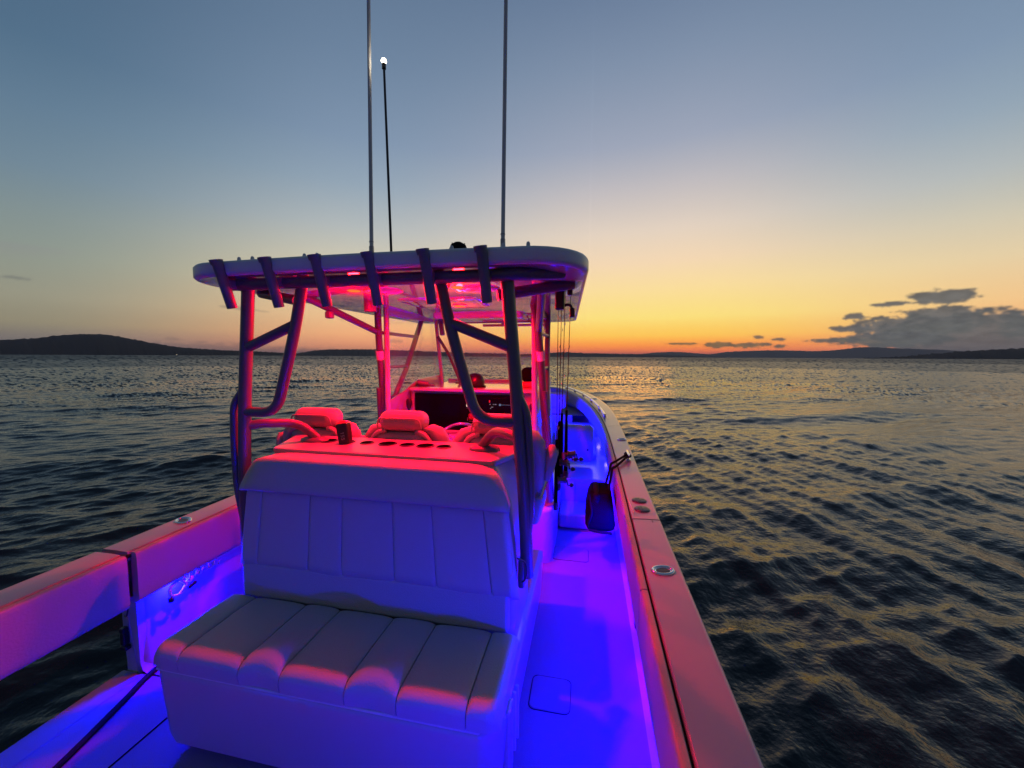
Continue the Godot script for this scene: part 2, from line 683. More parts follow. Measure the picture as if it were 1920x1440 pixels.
func hills():
	var near := mat(lin(.016, .019, .022), 1.0, 0.0, 0.1)
	var mid := mat(lin(.02, .022, .026), 1.0, 0.0, 0.1)
	hill("hill", [[-110.0, .9], [-90.0, 1.3], [-75.0, 1.0], [-64.3, 1.28], [-62.5, 1.5], [-60.8, 1.84], [-59.4, 2.04], [-57.7, 2.05], [-55.7, 1.62], [-52.4, .95], [-48.6, .64], [-43.8, .46], [-40.2, .24], [-37.0, .0]], 3000.0, 1500.0, near, 1.0, 1)
	hill("wooded_shore", [[-41.5, .0], [-40.8, .25], [-37.7, .78], [-31.7, .92], [-26.7, .82], [-19.8, .56], [-11.9, .44], [-6.3, .22], [-3.0, .0]], 4200.0, 1500.0, near, 1.3, 2)
	hill("low_shore", [[-16.0, .02], [-4.7, .6], [-3.2, .7], [-.8, .56], [7.4, .42], [14.3, .2], [18.2, .0]], 6500.0, 1500.0, mid, 1.0, 3)
	hill("far_mountain", [[-12.0, .2], [-2.0, .3], [7.4, .42], [9.5, .66], [12.3, .74], [16.2, .46], [18.0, .72], [22.7, .92], [27.4, .82], [29.3, .95], [31.5, 1.22], [34.0, 1.08], [37.0, .88], [40.4, .6], [46.0, .7], [58.0, .4], [70.0, .1]], 12000.0, 2600.0, mid, 0.6, 4)
	hill("dark_headland", [[31.5, .0], [34.8, .22], [37.7, .6], [40.0, .84], [42.1, .97], [47.0, 1.3], [55.0, 1.5], [66.0, 1.1], [80.0, .4], [95.0, .1]], 3600.0, 1300.0, near, 1.6, 6)
	var lamp := thing("shore_lamp", "tiny white lamp on the dark far shore at left", "lamp", Vector3(1.03 - sin(deg_to_rad(52.35)) * 2900.0, 4.5, -cos(deg_to_rad(52.35)) * 2900.0))
	part(lamp, "bulb", lathe([Vector2(.05, -1.6), Vector2(1.4, -.8), Vector2(1.7, 0), Vector2(1.4, .8), Vector2(.05, 1.6)], 10), glow(Color(1, .9, .75), 2.0))
	part(lamp, "post", tube([Vector3(0, -1.5, 0), Vector3(0, -6.0, 0)], .2, 6), M.black)

# ------------------------------------------------------------------ the boat's shell
# stations of the gunwale: outer z, outer x, inner z, inner x, height
const ST := [[2.6, 1.48, 2.6, 1.265, .735], [.6, 1.485, .6, 1.27, .735], [-1.6, 1.5, -1.6, 1.28, .745], [-3.5, 1.505, -3.45, 1.285, .782], [-5.3, 1.505, -5.2, 1.255, .832], [-6.9, 1.455, -6.4, 1.16, .877], [-8.3, 1.26, -7.6, .985, .917], [-9.3, 1.0, -8.55, .77, .945], [-10.0, .7, -9.35, .55, .963], [-10.5, .33, -9.9, .29, .975], [-10.68, .0, -10.1, .0, .98]]

func station(u: float) -> PackedFloat32Array:
	var k := clampi(int(u), 0, ST.size() - 2)
	var t := u - k
	var o := PackedFloat32Array()
	for c in 5:
		var b: float = ST[k][c]
		var d: float = ST[k + 1][c]
		var a: float = ST[k - 1][c] if k > 0 else 2 * b - d
		var e: float = ST[k + 2][c] if k + 2 < ST.size() else (2 * d - b if c != 1 and c != 3 else -b)
		o.append(cubic_interpolate(b, d, a, e, t))
	return o

# a point of the gunwale: f 0 outer edge .. 1 inner edge
func rail(u: float, f: float, dy: float, side: float) -> Vector3:
	var s := station(u)
	return Vector3(side * lerpf(s[1], s[3], f), s[4] + dy, lerpf(s[0], s[2], f))

func u_at(z: float, f: float) -> float:
	var lo := 0.0
	var hi := 10.0
	for k in 40:
		var m := (lo + hi) / 2
		if rail(m, f, 0, 1).z > z:
			lo = m
		else:
			hi = m
	return lo

func sweep(u0: float, u1: float, side: float, prof: Array, closed := false, caps := false, n := 0) -> ArrayMesh:
	if n == 0:
		n = maxi(2, int((u1 - u0) * 10))
	var rows := []
	for k in n + 1:
		var u := lerpf(u0, u1, float(k) / n)
		var row := PackedVector3Array()
		for p in prof:
			row.append(rail(u, p[0], p[1], side))
		rows.append(row)
	return grid(rows, closed, caps, side > 0)

const CAP := [[-.03, -.10], [-.035, -.06], [-.015, -.022], [.0, -.008], [.03, -.001], [.08, .0], [.4, .002], [.76, .0], [.785, -.003], [.795, -.014], [.795, -.05], [.3, -.06]]
const PAD := [[.83, -.05], [.83, -.014], [.84, -.005], [.86, -.002], [.95, -.003], [.985, -.012], [1.0, -.035], [1.0, -.08], [1.0, -.245], [.985, -.268], [.93, -.278], [.5, -.28], [.5, -.26], [.8, -.25]]
const BEAM_PAD := [[.83, -.05], [.83, -.014], [.84, -.005], [.86, -.002], [.95, -.003], [.985, -.012], [1.0, -.035], [1.0, -.08], [1.0, -.255], [.985, -.278], [.93, -.287], [.03, -.287], [.0, -.27], [.0, -.1], [.1, -.07]]

func hull():
	var cuts := [2.46, 5.38, 8.1]
	for side in [-1.0, 1.0]:
		var us := [0.0]
		us.append(1.945 if side < 0 else u_at(-2.46, .2))
		us.append(u_at(-5.35, .4))
		us.append(u_at(-8.35, .4))
		us.append(10.0)
		for k in 4:
			var gap: float = .004 if k > 0 else .0
			var from: float = us[k] + gap
			if side < 0 and k == 1:
				from = 1.958
			var lower := 1.0
			part(boat, "gunwale_cap", sweep(from, us[k + 1] - (.002 if k < 3 else 0.0), side, CAP, true, true), M.cap)
		# padded inner face, the aft port one on the door beam
		if side < 0:
			part(boat, "side_door_beam", sweep(0.0, 1.942, side, BEAM_PAD, true, true), M.bolster)
			part(boat, "coaming_pad", sweep(1.962, 10.0, side, PAD, true, true, 90), M.bolster)
		else:
			var m1 := u_at(-1.72, 1)
			part(boat, "coaming_pad", sweep(0.0, m1 - .002, side, PAD, true, true), M.bolster)
			part(boat, "coaming_pad", sweep(m1 + .002, 10.0, side, PAD, true, true, 90), M.bolster)
		# dark gasket at the bottom of the seam
		part(boat, "seam_gasket", sweep(0.0, 10.0, side, [[.78, -.016], [.845, -.016], [.845, -.03], [.78, -.03]], true, true, 100), M.rubber)
		# liner between pad and deck
		var lin_rows := [[.5, -.27], [.48, -.4], [.47, -.6]]
		var pieces := [[0.0, 10.0]] if side > 0 else [[0.0, 1.35], [1.99, 10.0]]
		for pc in pieces:
			var rows := []
			var n := maxi(4, int((pc[1] - pc[0]) * 10))
			for k in n + 1:
				var u := lerpf(pc[0], pc[1], float(k) / n)
				var top := rail(u, .5, -.27, side)
				var row := PackedVector3Array()
				for q in [[1.0, 0.0], [.6, 0.0], [.12, 0.0], [.04, .015], [0.0, .05]]:
					row.append(Vector3(top.x - side * q[1], lerpf(0.0, top.y, q[0]), top.z))
				rows.append(row)
			part(boat, "inner_liner", grid(rows, false, false, side > 0), M.gel)
		# topsides
		for pc in pieces:
			var rows := []
			var n := maxi(4, int((pc[1] - pc[0]) * 8))
			for k in n + 1:
				var u := lerpf(pc[0], pc[1], float(k) / n)
				var s := station(u)
				var fl := smoothstep(4.0, 10.0, u)
				var row := PackedVector3Array()
				for q in 7:
					var t := q / 6.0
					var y := lerpf(s[4] - .06, -.75, t)
					var xx := s[1] * (1.0 - t * t * lerpf(.10, .55, fl)) - (.12 * t if s[1] > .1 else 0.0)
					row.append(Vector3(side * maxf(xx, 0.0), y, s[0] + fl * t * t * 1.5))
				rows.append(row)
			part(boat, "hull_side", grid(rows, false, false, side < 0), M.gel)
	# the opening under the door beam: post, sill and outer plating below the sill
	var rows2 := []
	for p in [[-1.39, -1.70], [-1.385, -1.63], [-1.40, -1.598], [-1.43, -1.585], [-1.5, -1.582], [-1.5, -1.60]]:
		var row := PackedVector3Array()
		for y in [0.001, .06, .25, .45, .475]:
			row.append(Vector3(p[0] + (.012 if y < .1 else 0.0), y, p[1]))
		rows2.append(row)
	part(boat, "door_post", grid(rows2, false, false, false), M.gel)
	part(boat, "door_sill", merge([[rbox(Vector3(.15, .05, 1.30), .012), at(-1.44, -.022, -.93)]]), M.nonskid)
	part(boat, "sill_plating", merge([[rbox(Vector3(.02, .75, 1.32), .005), at(-1.50, -.425, -.93)]]), M.gel)
	parts(boat, "door_latch", [[rbox(Vector3(.03, .07, .03), .006), at(-1.475, .2, -1.57)], [rbox(Vector3(.045, .025, .03), .006), at(-1.47, .15, -1.568)], [rbox(Vector3(.03, .03, .03), .006), at(-1.475, .25, -1.568)]], M.black)
	part(boat, "door_cable", tube(smooth([Vector3(-1.43, .455, -1.57), Vector3(-1.405, .40, -1.55), Vector3(-1.42, .35, -1.55), Vector3(-1.47, .33, -1.572)]), .0035, 6), M.black)
	# transom behind the camera and the bottom
	part(boat, "transom", merge([[rbox(Vector3(2.9, 1.4, .2), .03), at(0, .03, 2.65)]]), M.gel)
	var bot := []
	for k in 41:
		var s := station(k / 4.0)
		var fl := smoothstep(4.0, 10.0, k / 4.0)
		var xx := maxf(s[1] * (1.0 - lerpf(.10, .55, fl)) - .12, .0)
		bot.append(PackedVector3Array([Vector3(-xx, -.75, s[0] + fl * 1.5), Vector3(0, -1.0 + fl * .25, s[0] + fl * 1.5), Vector3(xx, -.75, s[0] + fl * 1.5)]))
	part(boat, "hull_bottom", grid(bot), M.gel)
	# rub rail
	for side in [-1.0, 1.0]:
		part(boat, "rub_rail", sweep(0.0, 9.97, side, [[-.035, -.075], [-.065, -.083], [-.065, -.1], [-.03, -.108]], true, true, 90), M.steel)
	# fittings on the gunwale
	for q in [[1.0, -1.88, .42], [1.0, -4.585, .26], [1.0, -8.0, .3], [-1.0, -1.87, .38], [-1.0, -4.6, .3], [-1.0, -3.0, .4]]:
		var u := u_at(q[1], q[2])
		var p := rail(u, q[2], .001, q[0])
		var g := part(boat, "flush_rod_holder", merge([[torus(.05, .034, .008, 28, 8), at(0, .003, 0)], [lathe([Vector2(.046, .001), Vector2(.043, .004), Vector2(.036, .005), Vector2(.034, .001)], 24, 1.0, .68), at(0, 0, 0)]]), M.chrome, p, Vector3(0, 20 * q[0], 0))
		part(g, "bore", lathe([Vector2(.001, .0035), Vector2(.034, .0036), Vector2(.0335, .001)], 24, 1.0, .62), M.black)
	# fill caps on their recessed plate
	var cp := rail(u_at(-2.68, .45), .45, .001, 1.0)
	part(boat, "fill_plate", tube(fillet([Vector3(-.055, 0, .15), Vector3(-.07, 0, -.13), Vector3(.06, 0, -.14)], .03), .0025, 6), M.fibre, cp)
	for k in 2:
		var c2 := part(boat, "fill_cap", lathe([Vector2(.05, 0), Vector2(.05, .006), Vector2(.046, .01), Vector2(.03, .0125), Vector2(.001, .013)], 26), M.capsteel, rail(u_at([-2.755, -2.605][k], .43), .43, .0, 1.0))
		parts(c2, "key_slot", [[rbox(Vector3(.008, .003, .045), .001), at(0, .013, 0, 0, 8)], [rbox(Vector3(.02, .003, .006), .001), at(-.018, .012, -.012)], [rbox(Vector3(.02, .003, .006), .001), at(-.018, .012, .008)], [rbox(Vector3(.024, .003, .007), .001), at(.02, .0118, -.004, 0, 20)]], M.black)
	var t1 := TextMesh.new()
	t1.text = "1"
	t1.font_size = 32
	t1.pixel_size = .0011
	t1.depth = .001
	part(boat, "number_mark", t1, M.black, rail(u_at(-2.43, .25), .25, .0035, 1.0), Vector3(-90, -10, 0))
	# cleats
	for q in [[1.0, -3.8, .3], [-1.0, -3.9, .3]]:
		var p2 := rail(u_at(q[1], q[2]), q[2], 0, q[0])
		var cl := part(boat, "cleat", merge([[lathe([Vector2(.001, .05), Vector2(.012, .052), Vector2(.014, .06), Vector2(.012, .066), Vector2(.001, .068)], 12, 1.0, 9.0), at(0, .0, 0)]]), M.chrome, p2)
		parts(cl, "foot", [[tube([Vector3(0, 0, -.035), Vector3(0, .058, -.035)], .009, 10)], [tube([Vector3(0, 0, .035), Vector3(0, .058, .035)], .009, 10)]], M.chrome)
		part(cl, "cleat_plate", rbox(Vector3(.045, .008, .14), .004), M.chrome, Vector3(0, .003, 0))
	# recessed grab rail round the bow, in lengths
	for side in [-1.0, 1.0]:
		var ends := [4.45, 5.05, 5.75, 6.5, 7.35, 8.3]
		for k in 5:
			var pts := []
			for i in 11:
				pts.append(rail(lerpf(ends[k] + .03, ends[k + 1] - .03, i / 10.0), .66, .045, side))
			var gr := part(boat, "bow_rail", tube(pts, .02, 10), M.rail)
			parts(gr, "stanchion", [[tube([rail(ends[k] + .03, .66, .035, side), rail(ends[k] + .03, .66, -.002, side)], .014, 8)], [tube([rail(ends[k + 1] - .03, .66, .035, side), rail(ends[k + 1] - .03, .66, -.002, side)], .014, 8)]], M.steel)
		part(boat, "rail_recess_lip", sweep(4.4, 8.5, side, [[.5, .0035], [.53, .009], [.56, .0035]], false, false, 50), M.gel)

func deck():
	var rows := []
	for k in 49:
		var u := lerpf(0.0, 9.6, k / 48.0)
		var p := rail(u, .5, 0, 1)
		var row := PackedVector3Array()
		for x in [-1.0, -.64, 0.0, .64, 1.0]:
			row.append(Vector3(p.x * x, 0, p.z))
		rows.append(row)
	part(boat, "deck", grid(rows, false, false, true), M.nonskid)
	# hatch lids let into the deck, and their gaskets
	for q in [[.873, -1.90, .105, .105], [.92, -3.37, .155, .115], [1.05, -.55, .12, .12]]:
		var lid := part(boat, "deck_hatch", grid([rrect(q[2] - .002, q[3] - .002, .03, .001), rrect(q[2] - .004, q[3] - .004, .03, .0045)], true, true, true), M.nonskid, Vector3(q[0], 0, q[1]))
		var loop: Array = Array(rrect(q[2], q[3], .03, .001))
		loop.append(loop[0])
		part(lid, "gasket", tube(loop, .0017, 6, .0017, true), M.rubber)
	part(boat, "deck_seam", tube([Vector3(-.965, .001, 1.6), Vector3(-.962, .001, -1.42), Vector3(-.78, .001, -1.42)], .004, 6), M.rubber)
	part(boat, "deck_seam", tube([Vector3(-1.385, .001, -1.585), Vector3(-.75, .001, -1.57)], .0045, 6), M.rubber)
	# freeing port and its flap on the starboard liner, a coil of lashing forward of it
	part(boat, "drain_fitting", lathe([Vector2(.001, .012), Vector2(.02, .01), Vector2(.026, 0)], 14), M.black, Vector3(1.36, .13, -2.35), Vector3(0, 0, 90))
	part(boat, "storage_slot", grid([rrect(.16, .035, .03, .0, 5), rrect(.155, .03, .028, .004, 5)], true, true, true), M.fibre, Vector3(1.388, .3, -2.25), Vector3(0, 90, 90))

func bow_lounge():
	for side in [-1.0, 1.0]:
		var rows := []
		for k in 15:
			var z := lerpf(-4.27, -8.0, k / 14.0)
			var xo: float = rail(u_at(z, .5), .55, 0, 1).x
			var xi := .66 - maxf(0.0, -z - 6.6) * .22
			rows.append(PackedVector3Array([Vector3(side * xi, 0.0, z), Vector3(side * xi, .40, z), Vector3(side * (xi + .02), .42, z), Vector3(side * xo, .42, z)]))
		part(boat, "lounge_locker", grid(rows, false, false, side < 0), M.gel)
		var x1: float = rail(u_at(-4.27, .5), .55, 0, 1).x
		part(boat, "locker_end", merge([[rbox(Vector3(x1 - .66, .42, .03), .01), at(side * (.66 + x1) / 2, .21, -4.262)]]), M.gel)
		parts(boat, "locker_door", [[rbox(Vector3(.23, .33, .012), .02), at(side * .8, .21, -4.243)], [rbox(Vector3(.26, .33, .012), .02), at(side * 1.06, .21, -4.243)]], M.gel)
		part(boat, "lounge_step", merge([[rbox(Vector3(.5, .16, .4), .03), at(side * 1.02, .08, -4.08)]]), M.gel)
		part(boat, "lounge_cushion", rbox(Vector3(.5, .09, 1.1), .04), M.vinyl, Vector3(side * .93, .462, -5.6))
		part(boat, "lounge_cushion", rbox(Vector3(.46, .09, 1.1), .04), M.vinyl, Vector3(side * .85, .462, -6.75), Vector3(0, side * 7, 0))
		var br := part(boat, "lounge_backrest", rbox(Vector3(.46, .50, .13), .06, 5), M.vinyl, Vector3(side * .90, .70, -4.78), Vector3(16, 0, 0))
		part(br, "snap", lathe([Vector2(.001, .006), Vector2(.012, .004), Vector2(.014, 0)], 10), M.black, Vector3(side * .16, -.05, .066), Vector3(90, 0, 0))
		part(boat, "locker_latch", rbox(Vector3(.05, .08, .015), .01), M.black, Vector3(side * 1.2, .30, -4.24))
	# casting platform, the seat before it and the anchor locker
	var plat := []
	for k in 15:
		var z := lerpf(-8.0, -10.0, k / 14.0)
		var xo: float = rail(u_at(z, .55), .55, 0, 1).x
		plat.append(PackedVector3Array([Vector3(-xo, .56, z), Vector3(0, .56, z), Vector3(xo, .56, z)]))
	part(boat, "casting_platform", grid(plat, false, false, true), M.nonskid)
	part(boat, "platform_face", rbox(Vector3(1.5, .56, .04), .015), M.gel, Vector3(0, .28, -8.0))
	part(boat, "platform_step", rbox(Vector3(.6, .26, .3), .03), M.gel, Vector3(.42, .13, -7.85))
	part(boat, "forward_seat", rbox(Vector3(.62, .3, .5), .06, 4), M.vinyl, Vector3(.2, .70, -8.3))
	part(boat, "forward_backrest", rbox(Vector3(.5, .34, .12), .055, 4), M.vinyl, Vector3(.36, .86, -8.05), Vector3(10, 0, 0))
	part(boat, "anchor_hatch", rbox(Vector3(.34, .02, .44), .008), M.gel, Vector3(0, .572, -9.2))

# ------------------------------------------------------------------ the bench that faces aft
func bench():
	var pucker := FastNoiseLite.new()
	pucker.seed = 17
	pucker.frequency = 0.5
	# moulded base with cut-off front corners
	var rows := []
	for q in [[.06, 0.0, 0.0], [.08, .004, .004], [.38, .022, .02], [.405, .018, .014], [.412, -.01, -.01]]:
		var hx: float = .765 + q[1]
		var zf: float = -1.262 + q[2]
		rows.append(PackedVector3Array([Vector3(CX - hx, q[0], -2.6), Vector3(CX - hx, q[0], zf - .07), Vector3(CX - hx + .02, q[0], zf - .02), Vector3(CX - hx + .07, q[0], zf), Vector3(CX + hx - .09, q[0], zf), Vector3(CX + hx - .07, q[0], zf - .005), Vector3(CX + hx - .005, q[0], zf - .065), Vector3(CX + hx, q[0], zf - .09), Vector3(CX + hx, q[0], -2.6)]))
	part(boat, "bench_base", grid(rows, true, true, false), M.gel)
	part(boat, "toe_kick", rbox(Vector3(1.4, .07, 1.2), .01), M.gel, Vector3(CX, .033, -1.95))
	# body behind the backrest, carrying the counter
	var body := []
	for q in [[.40, .755, -1.66, -2.14], [.7, .75, -1.70, -2.14], [.9, .745, -1.72, -2.14], [1.08, .715, -1.735, -2.14], [1.2, .66, -1.75, -2.14], [1.245, .63, -1.765, -2.13]]:
		var r := rrect(q[1], (q[2] - q[3]) / 2, .05, q[0], 4, Vector3(CX, 0, (q[2] + q[3]) / 2))
		body.append(r)
	part(boat, "seat_back_moulding", grid(body, true, true, true), M.gel)
	# a slim vent on the moulding's starboard side
	for k in 3:
		part(boat, "side_vent", rbox(Vector3(.016, .28 - .02 * k, .012), .004), M.fibre, Vector3(CX + .79 + .004 * k, .26, -1.42 - .045 * k))
	part(boat, "side_pocket", rbox(Vector3(.03, .3, .07), .012), M.gel, Vector3(CX + .785, .26, -1.38))
	part(boat, "lashing", tube(smooth([Vector3(.735, .86, -1.655), Vector3(.765, .83, -1.68), Vector3(.775, .78, -1.68), Vector3(.765, .75, -1.67), Vector3(.752, .745, -1.66)]), .004, 6), M.black)
	# seat: seven upholstered panels
	var xs := [CX - .80, -.67, -.364, -.168, .125, .345, .62, CX + .785]
	var zb := -1.645
	for k in 7:
		var w: float = xs[k + 1] - xs[k] - .004
		var mid: float = (xs[k] + xs[k + 1]) / 2
		var narrow: bool = k == 2 or k == 4
		var left_end := k == 0
		var right_end := k == 6
		var g := []
		var nu := 24
		for i in nu + 1:
			var u := -1.0 + 2.0 * i / nu
			var row := PackedVector3Array()
			var edge := pow(absf(u), 10.0)
			var crown := (.005 if not narrow else .008) * (1.0 - pow(absf(u), 3.0))
			var side_drop := .007 * edge
			var set := 0.0
			var hump := 0.0
			if narrow:
				set = .016 * (1.0 - u * u)
				hump = .032 * (1.0 - u * u) # its rolled front starts further back
			if left_end and u < 0:
				set = -u * -u * .05
				side_drop += .03 * pow(-u, 4)
			if right_end and u > 0:
				set = u * u * .06
				side_drop += .02 * pow(u, 4)
			var top := .505 + crown - side_drop
			var zf := -1.238 - set * .5
			var rr := .046 + set * .5 + hump * .9
			row.append(Vector3(mid + u * w / 2, .42, zb))
			row.append(Vector3(mid + u * w / 2, top - .01, zb))
			row.append(Vector3(mid + u * w / 2, top, zb + .015))
			var soft := .0022 * pucker.get_noise_2d((mid + u * w / 2) * 14.0, k * 9.0)
			row.append(Vector3(mid + u * w / 2, top + .004 + soft * 1.5, lerpf(zb, zf, .35)))
			row.append(Vector3(mid + u * w / 2, top + .004 - soft, lerpf(zb, zf, .5)))
			row.append(Vector3(mid + u * w / 2, top + .003 + hump * .35 + soft, zf - rr - .07))
			row.append(Vector3(mid + u * w / 2, top + .003 + hump * .8 - soft, zf - rr - .03))
			for a in 8:
				var an := PI / 2 * a / 7.0
				row.append(Vector3(mid + u * w / 2, top + .003 + hump - rr + cos(an) * rr, zf - rr + sin(an) * rr))
			row.append(Vector3(mid + u * w / 2, .414, zf - .006))
			g.append(row)
		part(boat, "seat_panel", grid(g, false, true, true), M.vinyl)
	part(boat, "seat_piping", tube([Vector3(CX - .79, .408, -1.31), Vector3(CX - .76, .408, -1.252), Vector3(CX + .70, .408, -1.250), Vector3(CX + .785, .408, -1.33)], .006, 6), M.fibre)
	part(boat, "seat_gap_shade", tube([Vector3(CX - .69, .502, -1.655), Vector3(CX + .69, .502, -1.655)], .004, 6), M.rubber)  # black tube drawn as the shade between seat and backrest
	# lower strip, seven back panels, padded top roll
	part(boat, "backrest_skirt", rbox(Vector3(1.46, .2, .05), .02), M.vinyl, Vector3(CX, .585, -1.674))
	for k in 7:
		var x0: float = xs[k]
		var x1: float = xs[k + 1]
		if k == 0:
			x0 = -.795
		if k == 6:
			x1 = .742
		var g := []
		for i in 21:
			var u := -1.0 + 2.0 * i / 20
			var row := PackedVector3Array()
			for j in 13:
				var t := j / 12.0
				var y := lerpf(.635, 1.115, t)
				var squeeze := 1.0 - t * .085 # narrows to the top
				var xx := CX + (lerpf(x0 + .0015, x1 - .0015, (u + 1) / 2) - CX) * squeeze
				var bulge := .045 * (1.0 - pow(absf(u), 14.0) * .12) * pow(maxf(0.0, 1.0 - pow(absf(t * 2.0 - 1.0), 12.0)), .5)
				if k == 0 and u < 0:
					bulge *= 1.0 - pow(-u, 5.0) * .8
				if k == 6 and u > 0:
					bulge *= 1.0 - pow(u, 5.0) * .8
				y += .006 * sin(xx * 9.0) * (1.0 - t) * (1.0 - t)
				bulge += .0028 * pucker.get_noise_2d(xx * 16.0, y * 13.0 + k)
				row.append(Vector3(xx, y, -1.69 + bulge - t * .012))
			g.append(row)
		part(boat, "backrest_panel", grid(g, false, true, true), M.vinyl)
	var roll := []
	for q in [[1.085, .70, -1.64, .8], [1.083, .727, -1.632, 1.0], [1.092, .731, -1.622, 1.0], [1.12, .723, -1.627, 1.0], [1.18, .700, -1.643, 1.0], [1.226, .676, -1.655, 1.0], [1.242, .665, -1.662, 1.0], [1.249, .655, -1.673, 1.0], [1.252, .645, -1.69, 1.0], [1.254, .63, -1.74, 1.0], [1.255, .615, -1.78, 1.0]]:
		var row := PackedVector3Array()
		for i in 25:
			var u := -1.0 + 2.0 * i / 24
			var e := pow(absf(u), 14.0)
			row.append(Vector3(CX + u * q[1], q[0] - e * .02, q[2] - e * .035))
		row.append(Vector3(CX + q[1] - .02, q[0] - .03, -1.80))
		row.append(Vector3(CX - q[1] + .02, q[0] - .03, -1.80))
		roll.append(row)
	part(boat, "backrest_roll", grid(roll, true, true, true), M.rollvinyl)
	# counter with drink holders
	var ct := []
	for q in [[1.245, .0], [1.264, .002], [1.27, -.004], [1.2715, -.014]]:
		var e: float = q[1]
		ct.append(PackedVector3Array([Vector3(CX - .64 - e, q[0], -1.80), Vector3(CX - .615 - e, q[0], -1.777 + e), Vector3(CX + .615 + e, q[0], -1.777 + e), Vector3(CX + .64 + e, q[0], -1.80), Vector3(CX + .76 + e, q[0], -2.10), Vector3(CX + .73 + e, q[0], -2.135 - e), Vector3(CX - .73 - e, q[0], -2.135 - e), Vector3(CX - .76 - e, q[0], -2.10)]))
	part(boat, "counter", grid(ct, true, true, false), M.counter)
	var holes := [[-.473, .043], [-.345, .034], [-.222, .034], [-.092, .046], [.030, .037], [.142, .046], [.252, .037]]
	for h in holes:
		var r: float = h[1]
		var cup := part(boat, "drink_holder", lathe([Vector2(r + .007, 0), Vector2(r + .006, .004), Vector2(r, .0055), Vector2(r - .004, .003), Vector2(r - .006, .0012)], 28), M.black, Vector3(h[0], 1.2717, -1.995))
		part(cup, "well_shade_disc", lathe([Vector2(.001, .0046), Vector2(r * .6, .0046), Vector2(r - .001, .005)], 24), M.void)  # flat black disc, paints the shade of a hollow that is not cut

